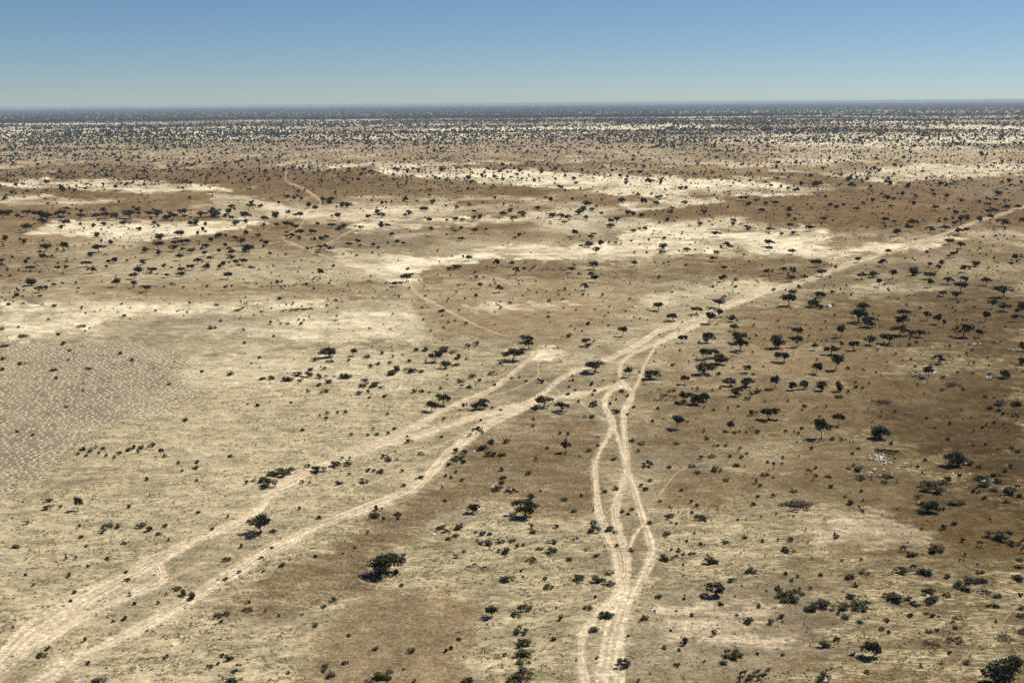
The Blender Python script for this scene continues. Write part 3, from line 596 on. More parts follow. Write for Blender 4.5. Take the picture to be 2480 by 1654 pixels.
(1000, 1254): """755 945 115 140 r;1060 880 120 60 s;990 938 95 46 s;440 110 95 70 s;270 105 90 50 s;640 160 100 46 s;720 165 70 40 s;415 180 70 36 s;340 215 60 40 s;700 265 110 55 s;835 240 70 54 s;945 235 70 44 s;990 285 50 36 s;1045 270 50 40 s;905 345 110 80 s;820 330 60 36 s;1330 345 110 70 s;1205 305 70 36 s;1325 250 85 50 s;1120 425 85 60 s;1495 410 75 46 s;1745 370 60 44 s;1645 310 40 24 s;490 328 40 34 s;900 605 125 72 s;1290 675 85 56 s;1590 605 120 72 s;1755 605 140 80 s;1870 540 70 40 s;1860 640 100 56 s;1255 592 60 30 s;1030 1100 120 80 s;1050 1230 130 90 s;1040 1330 140 90 s;1050 1395 100 50 s;1060 1520 170 110 s;980 1568 140 60 s;870 1318 44 34 s;1835 950 140 95 s;1720 1080 90 72 s;1745 1340 40 26 s;1550 1360 30 16 s;1335 1165 55 30 s;310 1280 52 36 s;355 1252 52 36 s;435 1090 40 30 s;1730 760 40 22 s;1725 140 110 90 s;1715 60 60 50 s;1885 140 110 46 s;1370 100 60 50 s;1130 150 80 50 s;1660 870 80 50 s;1935 275 44 30 s;500 1568 130 40 s;440 1168 50 26 s;15 1568 50 40 s""",
(500, 1254): """1690 530 310 190 r;1870 370 60 36 s;1800 535 56 36 s;1855 655 55 30 s;1610 610 60 26 s;210 1350 90 75 s;145 1325 55 50 s;115 1395 50 36 s;30 1425 70 46 s;275 1470 70 40 s;220 1565 70 50 s;290 1560 90 60 s;780 1480 46 40 s;1135 1420 64 44 s;1110 1462 60 40 s;1175 1515 100 66 s;1320 1395 60 34 s;1610 1255 64 44 s;1700 1525 170 100 s;1940 1280 75 56 s;1870 1445 36 18 s;1545 1568 80 30 s;1030 1035 66 44 s;1355 1125 40 22 s;695 942 46 30 s;1210 800 64 56 s;1115 858 66 30 s;110 950 80 64 s;200 925 76 46 s;390 890 86 50 s;140 998 60 34 s;400 815 40 40 s;915 925 26 20 s;630 145 70 46 s;1530 155 46 34 s;625 292 44 26 s;520 388 50 32 s;725 465 66 50 s;540 518 40 24 s;178 600 54 46 s;315 525 44 30 s;190 410 80 46 s;1410 288 40 16 s;1040 378 50 26 s""",
(0, 1254): """165 285 85 56 s;760 100 40 50 s;1020 100 95 64 s;970 150 60 54 s;1115 98 60 50 s;1340 95 90 64 s;1425 135 85 70 s;1565 92 56 46 s;1505 165 60 34 s;770 198 60 30 s;1195 248 62 42 s;1605 220 40 34 s;720 390 36 34 s;1020 402 50 28 s;1210 603 62 44 s;1200 525 50 28 s;1235 740 44 38 s;1770 745 90 85 s;1840 780 95 85 s;1585 740 40 34 s;1505 820 40 34 s;1280 825 48 30 s;1075 990 40 30 s;1180 970 70 44 s;810 1175 46 44 s;455 1255 66 50 s;400 1325 95 56 s;833 1398 55 52 s;1580 1340 60 52 s;1545 1450 24 16 s;945 1568 120 60 s;130 1050 44 30 s;680 795 46 26 s;710 720 56 30 s;1675 690 80 30 s;320 645 40 30 s""",
(0, 954): """785 540 62 50 s;740 585 52 36 s;860 555 55 42 s;910 515 44 36 s;820 600 44 34 s;940 575 44 36 s;988 530 54 42 s;1008 595 44 34 s;1130 575 52 44 s;1085 620 48 38 s;1230 550 66 56 s;1270 520 50 50 s;1345 525 62 50 s;1440 505 60 50 s;1310 568 44 40 s;1530 590 46 76 u;1565 605 56 36 s;1695 668 46 34 s;1885 660 60 44 s;1865 715 70 40 s;1730 740 46 24 s;1395 825 44 34 s;1865 830 40 24 s;465 1025 66 50 s;455 1100 85 64 s;745 1105 90 125 u;1225 1085 56 36 s;1885 1140 60 34 s;1760 262 66 32 s;628 135 50 24 s;165 365 50 22 s;315 400 56 24 s""",
(500, 954): """510 1315 200 170 u;225 605 52 44 s;395 105 32 28 s;485 122 62 28 s;805 92 42 20 s;1690 32 70 36 s;1548 45 44 24 s;1148 198 50 38 s;1245 188 44 34 s;1320 190 50 40 s;1135 250 48 38 s;1080 220 30 26 s;1720 205 42 32 s;1585 345 44 36 s;910 355 56 32 s;1375 400 46 36 s;1530 400 40 22 s;1620 398 54 36 s;1725 390 50 40 s;1785 342 52 26 s;1925 465 66 50 s;1905 415 34 28 s;960 700 56 44 s;740 780 170 100 s;500 840 110 80 s;600 890 140 110 s;385 855 56 40 s;620 780 90 60 s;1065 748 130 80 s;1240 695 120 62 s;1340 690 70 62 s;1290 625 44 36 s;1360 628 40 40 s;1695 612 66 48 s;1760 640 95 56 s;1535 740 56 48 s;1590 745 46 34 s;1660 755 80 50 s;1355 770 40 24 s;1255 858 80 50 s;1500 850 76 56 s;1855 745 50 34 s;1875 880 60 36 s;910 850 46 38 s;980 850 34 28 s;1630 1110 64 70 s;1580 1180 130 50 s;1680 1195 46 36 s;1815 1160 80 50 s;1825 1190 50 36 s;1070 1190 66 34 s;55 1295 44 34 s;890 1105 48 34 s""",
(1000, 954): """410 560 56 60 r;490 575 56 60 s;80 580 58 42 s;275 420 46 30 s;295 250 44 40 s;740 475 80 60 s;890 470 66 56 s;670 545 110 80 s;730 590 110 60 s;845 600 90 50 s;430 635 110 46 s;485 660 70 32 s;335 685 60 32 s;1165 635 46 42 s;1275 528 50 28 s;1455 555 95 110 u;1670 550 56 42 s;1755 502 52 34 s;1395 390 50 36 s;1470 395 50 36 s;1140 315 50 30 s;640 260 36 24 s;575 350 50 30 s;620 340 60 30 s;660 378 46 36 s;1100 768 56 50 s;835 735 56 46 s;850 805 80 36 s;855 858 70 46 s;800 925 90 70 s;1115 1005 80 66 r;565 1135 120 115 r;1065 1150 245 135 u;1535 1130 66 42 s;1430 1015 70 38 s;1600 978 46 28 s;1210 935 30 24 s;470 830 56 34 s;365 805 46 26 s;310 790 40 26 s;410 752 36 30 s;60 810 70 46 s;1920 915 70 48 s;1910 630 66 42 s;1820 940 56 34 s;300 1025 40 24 s;1675 230 90 50 s;1720 120 80 70 s;1575 90 36 34 s;1870 105 44 30 s;1925 180 80 60 s""",
(1500, 954): """545 330 120 130 u;1060 348 85 100 u;1430 248 170 120 u;1250 205 60 62 r;270 700 95 80 s;125 455 66 40 s;210 485 66 38 s;180 560 50 40 s;540 480 60 38 s;830 440 56 28 s;1010 505 50 34 s;1140 535 44 38 s;935 500 36 18 s;880 608 66 40 s;1048 608 52 38 s;925 740 95 62 s;1120 690 75 52 s;690 700 70 40 s;740 755 60 40 s;470 710 60 26 s;300 835 66 36 s;210 885 46 30 s;250 920 70 26 s;1020 830 66 42 s;1385 782 80 32 s;1465 670 46 24 s;1410 660 50 24 s;1550 620 50 34 s;1825 532 50 34 s;1865 790 50 36 s;1660 935 66 44 s;1315 985 56 32 s;1335 880 56 26 s;1270 1060 60 36 s;1680 1095 260 70 t;590 925 50 28 s;380 1030 44 24 s;30 1130 60 36 s;120 1110 52 34 s;80 1155 46 24 s;470 1185 95 56 s;760 1195 110 62 s;285 1240 66 30 s;1310 375 50 46 s;1095 380 52 26 s;800 360 30 30 s;1730 340 60 24 s;1700 385 48 30 s;1580 365 50 28 s;1910 230 40 30 s;1760 130 66 26 s;1735 160 30 24 s;1490 265 50 24 s;650 275 30 26 s;365 150 50 20 s;315 268 44 18 s;895 160 46 18 s;1030 140 38 22 s;1130 128 40 22 s;1380 75 36 20 s;1215 60 60 44 s;1600 80 40 30 s;440 20 40 20 s""",
(1500, 654): """600 695 85 80 u;848 695 120 120 r;1115 690 165 110 u;1150 770 150 120 u;1495 745 150 150 r;1685 640 100 100 u;1690 730 100 110 u;1560 870 140 100 u;1850 760 60 75 u;1650 815 70 75 d;815 850 130 110 u;895 830 110 90 u;950 895 165 100 r;815 990 180 130 r;950 1000 60 40 s;1215 975 85 75 u;315 1040 150 105 r;90 1020 85 100 u;620 1085 90 95 u;1045 1100 130 95 r;1205 1110 130 105 r;1105 1200 110 100 r;1475 1125 95 125 u;1640 1140 100 95 r;1750 1130 85 100 r;1910 1140 115 100 r;1865 985 105 110 u;620 1255 130 110 u;740 1280 140 130 r;810 1250 120 105 r;740 1150 46 48 s;1090 575 85 70 u;30 630 85 95 u;1310 1170 60 66 s;1270 1185 60 40 s;955 1135 36 30 s;505 912 50 26 s;1630 970 50 44 d;1270 1000 50 28 s;1080 940 32 22 s;1265 790 36 28 s;1235 660 36 24 s;1300 632 36 22 s;1800 640 34 30 s;1505 495 40 26 s;1285 475 28 22 s;1875 865 36 30 s;345 800 30 24 s;568 585 30 20 s;435 738 24 22 s;190 975 36 16 s;80 1205 44 32 s;230 1060 36 22 s;20 1165 60 36 s;140 1310 50 24 s;600 505 22 22 s;1120 490 30 24 s""",
(1000, 654): """945 860 195 110 u;1100 745 120 95 u;1080 690 120 65 u;315 935 105 95 r;1725 970 190 105 u;1240 1295 180 105 u;1415 1345 150 85 u;290 1285 130 112 u;180 1340 115 100 u;490 1325 56 65 u;600 1330 100 90 r;665 1320 110 115 r;1640 720 95 75 u;1665 735 70 50 r;760 1000 80 46 s;120 885 36 40 s;75 975 66 36 s;15 975 50 50 s;210 870 130 110 u;325 790 150 56 s;440 850 60 66 s;130 775 80 50 s;40 775 60 50 s;520 735 56 50 s;600 720 56 56 s;400 915 70 40 s;635 1060 50 34 s;940 1035 46 24 s;1012 1028 38 22 s;1075 1065 44 26 s;775 1100 46 24 s;460 1070 70 34 s;1220 1075 60 44 s;1705 1100 50 56 s;755 1315 34 26 s;835 1335 40 20 s;540 1125 66 40 s;260 1135 50 34 s;155 1175 40 26 s;15 1170 56 46 s;80 1165 60 30 s;1520 1060 46 28 s;1485 1120 46 24 s;1540 1150 44 22 s;1475 1190 56 28 s;1725 1155 50 24 s;1705 1195 40 24 s;1480 640 70 50 s;1670 525 50 50 s;1605 590 30 24 s;1720 690 36 30 s;560 1025 80 24 s;510 855 36 24 s;505 525 50 40 s;170 585 36 22 s;290 555 36 18 s;1855 540 36 20 s;1495 545 30 22 s""",
(500, 654): """1150 830 165 80 r;1395 815 75 70 u;1520 840 66 44 s;1350 870 50 36 s;1320 1030 120 75 s;1735 1000 130 60 s;1840 960 110 66 s;1925 980 100 66 s;770 1055 110 66 s;860 1010 95 52 s;980 1020 100 66 s;1000 960 70 46 s;1095 1030 80 66 s;1180 1075 95 52 s;610 1045 80 56 s;540 1048 76 40 s;225 1000 80 40 s;1500 1060 66 52 s;1495 1115 90 56 s;1620 1120 130 56 s;1120 950 56 36 s;1125 1168 76 42 s;1690 1205 76 40 s;885 1075 54 42 s;1450 1185 60 48 s;1535 1175 50 44 s;1075 1105 60 40 s;965 1170 50 40 s;1025 865 70 42 s;1170 880 70 40 s;1740 895 50 36 s;1670 805 52 42 s;1560 930 66 34 s;1630 905 60 40 s;1925 880 50 36 s;60 560 75 42 s;353 585 42 38 s;640 638 44 20 s;905 520 56 28 s;875 485 36 28 s;925 488 36 24 s;770 522 46 26 s;610 520 44 42 s;705 525 34 26 s;360 705 46 28 s;505 842 50 22 s""",
(0, 654): """45 730 82 40 s;222 640 80 30 s;558 622 60 30 s;770 548 80 42 s;808 592 32 30 s;22 580 48 42 s;603 715 75 30 s;660 772 46 22 s;650 865 40 28 s;210 898 74 34 s;35 855 66 34 s;508 965 78 34 s;840 945 72 32 s;532 1040 56 32 s;25 955 60 30 s;1145 805 56 30 s;1258 865 56 26 s;793 1090 30 22 s;785 1155 30 40 s;1605 1095 46 22 s;1920 975 50 26 s;175 550 36 22 s;852 562 28 22 s""",
}
# ---------------------------------------------------------------- plant prototypes (unit width, unit height)
def quads(cent, size, r):
    n = len(cent)
    a = r.normal(size=(n, 3)); a /= np.linalg.norm(a, axis=1)[:, None]
    b = r.normal(size=(n, 3)); b -= a * (a * b).sum(1)[:, None]; b /= np.linalg.norm(b, axis=1)[:, None]
    s = (size * r.uniform(.6, 1.35, n))[:, None]
    V = np.stack([cent - a * s - b * s * .5, cent + a * s - b * s * .35, cent + a * s * .55 + b * s * .6, cent - a * s * .7 + b * s * .5], 1).reshape(-1, 3)
    return V, np.arange(4 * n).reshape(-1, 4)

def ball(n, r):
    p = r.normal(size=(n, 3)); p /= np.linalg.norm(p, axis=1)[:, None]
    return p * (r.random(n) ** .42)[:, None]

def tube(pts, rad, sides=5):
    pts = np.array(pts, float); V = []; F = []
    for i, p in enumerate(pts):
        t = pts[min(i + 1, len(pts) - 1)] - pts[max(i - 1, 0)]
        t /= np.linalg.norm(t) + 1e-9
        e = np.cross(t, [0.31, 0.95, 0.05]); e /= np.linalg.norm(e) + 1e-9
        f = np.cross(t, e)
        for k in range(sides):
            an = 2 * math.pi * k / sides
            V.append(p + rad[i] * (math.cos(an) * e + math.sin(an) * f))
    for i in range(len(pts) - 1):
        for k in range(sides):
            a = i * sides + k; b2 = i * sides + (k + 1) % sides
            F.append((a, b2, b2 + sides, a + sides))
    return np.array(V), np.array(F)

def join(parts):
    Vs, Fs, o = [], [], 0
    for V, F in parts:
        Vs.append(V); Fs.append(F + o); o += len(V)
    return np.vstack(Vs), np.vstack(Fs)

def proto(kind, seed, dens=1.0):
    r = np.random.default_rng(seed)
    cl = []
    if kind == 'u':                      # flat umbrella of foliage pads on spreading limbs
        n = r.integers(10, 15)
        for i in range(n):
            a = r.uniform(0, 2 * math.pi); q = .39 * math.sqrt((i + r.random()) / n)
            cl.append((math.cos(a) * q, math.sin(a) * q, r.uniform(.62, .86) - .45 * q, r.uniform(.14, .22), r.uniform(.11, .19)))
        nq, size, fork = int(430 * dens), .056 / dens ** .4, r.uniform(.30, .45)
    elif kind == 'r':                    # rounded crown, low or no clear stem
        n = r.integers(9, 14)
        for i in range(n):
            d = ball(1, r)[0]
            cl.append((d[0] * .36, d[1] * .36, .50 + d[2] * .33, r.uniform(.16, .25), r.uniform(.13, .22)))
        nq, size, fork = int(430 * dens), .060 / dens ** .4, r.uniform(.08, .18)
    elif kind == 's':                    # bush branching from the ground
        n = r.integers(7, 12)
        for i in range(n):
            a = r.uniform(0, 2 * math.pi); q = .36 * math.sqrt(r.random())
            cl.append((math.cos(a) * q, math.sin(a) * q, r.uniform(.25, .80) * (1 - 1.1 * q), r.uniform(.10, .20), r.uniform(.12, .24)))
        nq, size, fork = int(240 * dens), .068 / dens ** .4, .05
    elif kind == 't':                    # low dense mound
        for i in range(14):
            a = r.uniform(0, 2 * math.pi); q = .42 * math.sqrt(r.random())
            cl.append((math.cos(a) * q, math.sin(a) * q, .45 * (1 - q), .14, .32))
        nq, size, fork = int(260 * dens), .05, .05
    else:                                # bare tree
        for i in range(7):
            a = r.uniform(0, 2 * math.pi); q = r.uniform(.15, .45)
            cl.append((math.cos(a) * q, math.sin(a) * q, r.uniform(.6, 1.0), .03, .03))
        nq, size, fork = 14, .03, .4
    cl = np.array(cl)
    wts = cl[:, 3] ** 2 * cl[:, 4]
    idx = r.choice(len(cl), nq, p=wts / wts.sum())
    c = cl[idx, :3] + ball(nq, r) * np.stack([cl[idx, 3], cl[idx, 3], cl[idx, 4]], 1)
    c[:, 2] = np.maximum(c[:, 2], .04)
    crown = quads(c, np.full(nq, size), r)
    lx, ly = r.normal(0, .07, 2)
    stems = []
    if kind in 'urd':
        stems.append(tube([(0, 0, -.02), (lx * .4 + r.normal(0, .015), ly * .4, fork * .5), (lx, ly, fork)], [.034, .027, .022]))
        base = (lx, ly, fork)
        order = r.permutation(len(cl))[:6]
    else:
        base = (0, 0, -.02); order = r.permutation(len(cl))[:5]
    for i in order:
        e = cl[i, :3]; mth = np.array(base) * .5 + e * .5 + [0, 0, .05 if kind == 'u' else 0.02]
        mth[:2] = np.array(base[:2]) * .45 + e[:2] * .55
        stems.append(tube([base, mth, e], [.017, .011, .004], 4))
    return crown, join(stems)

PROTO = {}
def protos(kind, count, cname, sname, leaf, dens=1.0, key=None):
    L = []
    for i in range(count):
        (cv, cf), (sv, sf) = proto(kind, hash_seed(kind) + i, dens)
        L.append((mesh_np(cname, cv, cf, leaf), mesh_np(sname, sv, sf, M_BARK)))
    PROTO[key or kind] = L

def hash_seed(k):
    return {'u': 100, 'r': 200, 's': 300, 't': 400, 'd': 500}[k]

protos('u', 9, 'crown', 'trunk', M_LEAF)
protos('r', 8, 'crown', 'trunk', M_LEAF2)
protos('s', 9, 'foliage', 'stems', M_SHRUB)
protos('t', 3, 'foliage', 'stems', M_THICK)
protos('d', 2, 'twigs', 'trunk', M_BARK)
protos('u', 6, 'crown', 'trunk', M_LEAF, 2.6, 'U')     # finer crowns for the nearest trees
protos('r', 4, 'crown', 'trunk', M_LEAF2, 2.6, 'R')
protos('s', 5, 'foliage', 'stems', M_SHRUB, 2.2, 'S')

# ---------------------------------------------------------------- where plants stand, for their labels
ZONES = [
 ('in the dark belt at the far left', 0, 380, 260, 540), ('in the dark belt left of the winding far track', 260, 380, 620, 545),
 ('on the left plain beyond the pale strip', 0, 540, 270, 640), ('above the faint track on the left plain', 270, 540, 540, 625),
 ('below the faint track near the left edge', 0, 640, 270, 760), ('below the faint track on the left plain', 270, 625, 520, 760),
 ('left of the far track fork', 520, 545, 690, 690), ('along the winding far track', 620, 380, 860, 545),
 ('right of the winding far track', 860, 380, 1000, 560), ('around the far track fork', 690, 545, 860, 640),
 ('on the long diagonal track', 860, 560, 1010, 720), ('near the grazing herds left of centre', 520, 640, 1010, 800),
 ('on the far plain behind the central pale band', 1000, 380, 1250, 560), ('on the far plain right of centre', 1250, 380, 1500, 560),
 ('on the brown centre field', 1000, 560, 1250, 700), ('on the brown field beside the dark herd', 1250, 560, 1500, 700),
 ('far behind the white sand patch', 1500, 380, 1760, 540), ('far behind the road, right half', 1760, 380, 2000, 540),
 ('on the white sand patch', 1500, 540, 1760, 625), ('on the right part of the white sand patch', 1760, 540, 2000, 625),
 ('on the dark rise behind the road bend', 2000, 380, 2240, 560), ('beside the far end of the road', 2240, 380, 2490, 560),
 ('below the sandy road bend', 2000, 560, 2240, 700), ('on the upper right edge', 2240, 560, 2490, 700),
 ('on the brown field before the white sand', 1500, 625, 1740, 730), ('beside the middle of the road', 1740, 625, 2000, 730),
 ('on the tan field right of the diagonal track', 1000, 700, 1250, 830), ('on the tan field left of the road', 1250, 700, 1500, 850),
 ('where the road squeezes between trees', 1500, 730, 1740, 830), ('in the upper grove right of the road', 1740, 730, 2000, 830),
 ('around the white tent', 2000, 700, 2240, 780), ('on the right edge above the sheep', 2240, 700, 2490, 800),
 ('in the middle grove right of the junction', 1500, 830, 1760, 920), ('in the inner grove right of the junction', 1760, 830, 2000, 920),
 ('right of the grove, above the big flock', 2000, 780, 2240, 870), ('among the flocks at the right edge', 2240, 800, 2490, 930),
 ('beside the big flock under the thin tree', 2000, 870, 2240, 1000), ('beside the grazing cattle right of the junction', 1500, 920, 1760, 1010),
 ('in the lower grove', 1760, 920, 2000, 1010), ('on the dark right edge', 2240, 930, 2490, 1080),
 ('in the upper crescent pit field', 0, 760, 260, 900), ('right of the upper crescent pit field', 260, 760, 560, 960),
 ('in the lower crescent pit field', 0, 900, 300, 1070), ('in the planted rows below the crescent pits', 160, 1060, 420, 1130),
 ('in the upper thicket strip left of centre', 560, 760, 800, 900), ('in the bushy strip left of the junction', 800, 760, 1010, 900),
 ('in the pale grass below the bushy strip', 420, 900, 760, 1080), ('in the grass above the wide left track', 760, 900, 1010, 1060),
 ('in the bushy grass left of the junction', 1000, 800, 1160, 910), ('left of the track junction', 1160, 800, 1330, 980),
 ('inside the track junction', 1330, 850, 1500, 1000), ('on the banks of the left tracks', 1000, 910, 1180, 1060),
 ('on the stubble field above the white cloths', 1180, 980, 1330, 1180), ('on the stubble field left of the straight tracks', 1330, 1000, 1450, 1250),
 ('on the stubble field beside the lower road', 1000, 1060, 1180, 1230), ('between the braided straight tracks', 1450, 1000, 1560, 1300),
 ('right of the straight tracks, upper field', 1560, 1010, 1700, 1140), ('on the field above the furrowed plot', 1700, 1010, 1860, 1140),
 ('right of the lower grove', 1860, 1010, 2060, 1140), ('around the white flock in the open', 2060, 1000, 2240, 1200),
 ('beside the shaded flock at the right', 2240, 1080, 2490, 1230), ('beside the furrowed plot', 1560, 1140, 1760, 1290),
 ('above the bare streaked ground', 1760, 1140, 2060, 1300), ('above the browsing camels', 2060, 1200, 2490, 1330),
 ('in the grass near the left edge', 0, 1130, 220, 1400), ('in the grass above the wide left track bend', 220, 1130, 440, 1310),
 ('along the upper bank of the wide track', 440, 1080, 700, 1300), ('between the two left tracks, upper part', 700, 1060, 1010, 1260),
 ('between the two left tracks, lower part', 220, 1300, 640, 1480), ('in the bottom left corner', 0, 1400, 300, 1660),
 ('on the brown stubble near the big dark tree', 640, 1260, 1010, 1450), ('in the bottom grass left of the bare field', 300, 1440, 700, 1660),
 ('on the pinkish bare field at the bottom', 700, 1440, 1010, 1660), ('around the white cloths and goats', 1000, 1230, 1200, 1400),
 ('right of the goats near the straight tracks', 1200, 1230, 1400, 1420), ('on the bare field edge at the bottom', 1000, 1400, 1200, 1660),
 ('in the bush line left of the wide sand', 1200, 1400, 1400, 1660), ('at the wide sandy end of the tracks', 1400, 1250, 1560, 1660),
 ('in the tufted grass right of the tracks', 1560, 1290, 1760, 1400), ('on the grey wheel marked ground', 1560, 1400, 1760, 1660),
 ('in the tufted grass above the dark bushes', 1760, 1300, 2000, 1430), ('above the dark cattle at the bottom', 1760, 1430, 2000, 1660),
 ('beside the browsing camels', 2000, 1320, 2240, 1440), ('at the right edge beside the camels', 2240, 1320, 2490, 1440),
 ('in the dark bushes at lower right', 2000, 1440, 2240, 1560), ('above the bottom right corner trees', 2240, 1440, 2490, 1570),
 ('at the bottom right', 2000, 1560, 2490, 1700),
]
ONES = 'first second third fourth fifth sixth seventh eighth ninth tenth eleventh twelfth thirteenth fourteenth fifteenth sixteenth seventeenth eighteenth nineteenth twentieth'.split()
def ordinal(i):
    if i < 20: return ONES[i]
    return ['twenty', 'thirty', 'forty'][(i + 1) // 10 - 2] + '-' + ONES[(i + 1) % 10 - 1] if (i + 1) % 10 else ['twentieth', 'thirtieth', 'fortieth'][(i + 1) // 10 - 2]
def zone(u, v):
    for z in ZONES:
        if z[1] <= u < z[3] and z[2] <= v < z[4]:
            return z[0]
    best = min(ZONES, key=lambda z: abs((z[1] + z[3]) / 2 - u) + abs((z[2] + z[4]) / 2 - v))
    return best[0]

PLANTS = []
for (ox, oy), s in TILES.items():
    for e in s.split(';'):
        x, y, w, h, kd = e.split()
        p = [ox + float(x) / 3.92, oy + float(y) / 3.92, float(w) / 3.92, float(h) / 3.92, kd]
        if any(abs(p[0] - q[0]) < 5 and abs(p[1] - q[1]) < 4 and q[4] == kd for q in PLANTS):
            continue
        PLANTS.append(p)

KINDS = {'u': ('acacia_tree', 'tree', 'acacias scattered over the plain'), 'r': ('leafy_tree', 'tree', 'round leafy trees on the plain'),
         's': ('shrub', 'shrub', 'shrubs dotted over the plain'), 't': ('thorn_thicket', 'thicket', 'low thorn thickets'),
         'd': ('bare_tree', 'tree', 'leafless trees')}
by = {}
for p in PLANTS:
    by.setdefault(p[4], []).append(p)
small_plants = []
SPOTS = []            # ground spots already taken
for kd, L in by.items():
    L.sort(key=lambda p: -p[2] * p[3])
    small_plants += L[300:]
    L[:] = L[:300]
    zz = {}
    for p in L:
        zz.setdefault(zone(p[0], p[1]), []).append(p)
    for z, Q in zz.items():
        Q.sort(key=lambda p: p[0])
        for i, p in enumerate(Q):
            p.append(z); p.append(i); p.append(len(Q))

def place_dims(u, v, w, h, kd):
    x, y = ground(u, v)
    d = math.sqrt(float(x) ** 2 + float(y) ** 2 + CAM_H ** 2)
    k = pixel(x, y)[2]
    wm = w / float(k)
    sn = CAM_H / d; cs = math.sqrt(1 - sn * sn)
    hm = h / float(k) / cs
    if kd in 'st':
        hm = max(.42 * wm, hm - .5 * wm * sn) if kd == 's' else max(.22 * wm, hm - .7 * wm * sn)
        off = .30 * wm
    elif kd == 'r':
        hm = max(.62 * wm, hm - .35 * wm * sn); off = .12 * wm
    else:
        hm = max(.55 * wm, hm - .30 * wm * sn); off = 0
    f = 1 + off / math.hypot(x, y)
    return float(x) * f, float(y) * f, wm, hm

DESC = {'u': ('broad flat-topped acacia', 'umbrella acacia', 'small acacia'), 'r': ('large rounded tree', 'rounded tree', 'small rounded tree'),
        's': ('large dark bush', 'dark shrub', 'small shrub'), 't': ('low brown thorn thicket',) * 3, 'd': ('bare twisted leafless tree',) * 3}
NOUN = {'u': 'acacia', 'r': 'leafy', 's': 'bush', 't': 'thicket', 'd': 'bare'}
for kd, L in by.items():
    nm, cat, grp = KINDS[kd]
    for p in L:
        u, v, w, h = p[:4]
        x, y, wm, hm = place_dims(u, v, w, h, kd)
        big = w > (46 if kd != 's' else 26)
        P = PROTO[kd.upper() if big and kd in 'urs' else kd]
        cm, sm = P[random.randrange(len(P))]
        root = bpy.data.objects.new(nm, None); C.objects.link(root)
        root.empty_display_size = .5
        root.location = (x, y, 0)
        root.rotation_euler = (0, 0, random.uniform(0, 6.283))
        hs = 1.0 if kd not in 'u' else 1.08
        fd = 1 + .22 * float(smooth(900, 1500, math.hypot(x, y)))
        gx = (1.2 if kd in 'urd' else 1.34) * fd
        root.scale = (wm * gx, wm * gx, hm * hs * fd * {'s': 1.1, 'u': 1.1}.get(kd, 1.0))
        d = DESC[kd][0 if wm > (8 if kd in 'ur' else 3.6) else (1 if wm > (5 if kd in 'ur' else 2) else 2)]
        z, i, n = p[5:8]
        lab = f'{d} {z}' if n == 1 else f'{d}, {ordinal(i)} {NOUN[kd]} from left {z}'
        if len(lab.replace('-', ' ').split()) > 16:
            lab = f'{ordinal(i)} {NOUN[kd]} {cat} from left {z}'
        tag(root, lab, cat, grp)
        crown = obj(cm.name.split('.')[0], cm, root)
        stem = obj(sm.name.split('.')[0], sm, root)
        SPOTS.append((x, y, wm))

# ---------------------------------------------------------------- plants beyond the individual limit, as joined stuff
def scatter_mesh(name, xs, ys, ws, hs, nq, size, mat, seed, rise=.15):
    """many small plants as one mesh: nq leaf-clump faces each (nq varies only with name)"""
    r = np.random.default_rng(seed)
    n = len(xs)
    b = r.normal(size=(n, nq, 3)); b /= np.linalg.norm(b, axis=2)[..., None]
    b *= (r.random((n, nq)) ** .45)[..., None]
    c = np.empty((n, nq, 3))
    c[..., 0] = xs[:, None] + b[..., 0] * ws[:, None] * .42
    c[..., 1] = ys[:, None] + b[..., 1] * ws[:, None] * .42
    c[..., 2] = hs[:, None] * (.5 + rise + b[..., 2] * (.5 - rise * .6))
    c[..., 2] = np.maximum(c[..., 2], .05)
    s = np.repeat(ws[:, None] * size, nq, 1).ravel()
    V, F = quads(c.reshape(-1, 3), s, r)
    V[:, 2] = np.maximum(V[:, 2], 0.0)
    return obj(name, mesh_np(name, V, F, mat))

q = np.array([place_dims(*p[:5]) for p in small_plants])
# tiny bushes between the counted ones
def sow(n, r0, r1, seed, power=1.0, half=29):
    r = np.random.default_rng(seed)
    th = np.radians(r.uniform(-half, half, n))
    rr = np.sqrt(r0 ** 2 + (r1 ** 2 - r0 ** 2) * r.random(n) ** power)
    return np.sin(th) * rr, np.cos(th) * rr, r

x, y, r_ = sow(34000, 270, 2600, 61)
u, v, k = pixel(x, y)
dens = .25 + .75 * smooth(.40, .65, fbm(x / 90, y / 90, 401, 3))
dens = dens * np.where(u > 1450, 1.0, .55) * np.where((u < 560) & (v > 790) & (v < 1150), .12, 1.0)
dens = dens * np.where((u > 690) & (u < 1150) & (v > 1440), .35, 1.0)
tm, _ = track_mask(u, v)
ok = (r_.random(len(x)) < dens) & (tm < .15)
x, y = x[ok], y[ok]
ws = np.random.default_rng(62).lognormal(-.12, .42, len(x)).clip(.4, 2.4)
hs = ws * np.random.default_rng(63).uniform(.45, .85, len(x))
xs = np.concatenate([q[:, 0], x]); ys = np.concatenate([q[:, 1], y])
ws = np.concatenate([q[:, 2], ws]); hs = np.concatenate([q[:, 3], hs])
big = ws > 2.0
tag(scatter_mesh('small_shrubs', xs[big], ys[big], ws[big], hs[big], 44, .135, M_SHRUB, 71, .05),
    'small dark shrubs scattered thinly between the trees and tracks', 'shrubs', kind='stuff')
tag(scatter_mesh('low_scrub', xs[~big], ys[~big], ws[~big], hs[~big], 9, .31, M_SHRUB, 72, .05),
    'tiny dark bushes dotted over fields and grass', 'scrub', kind='stuff')

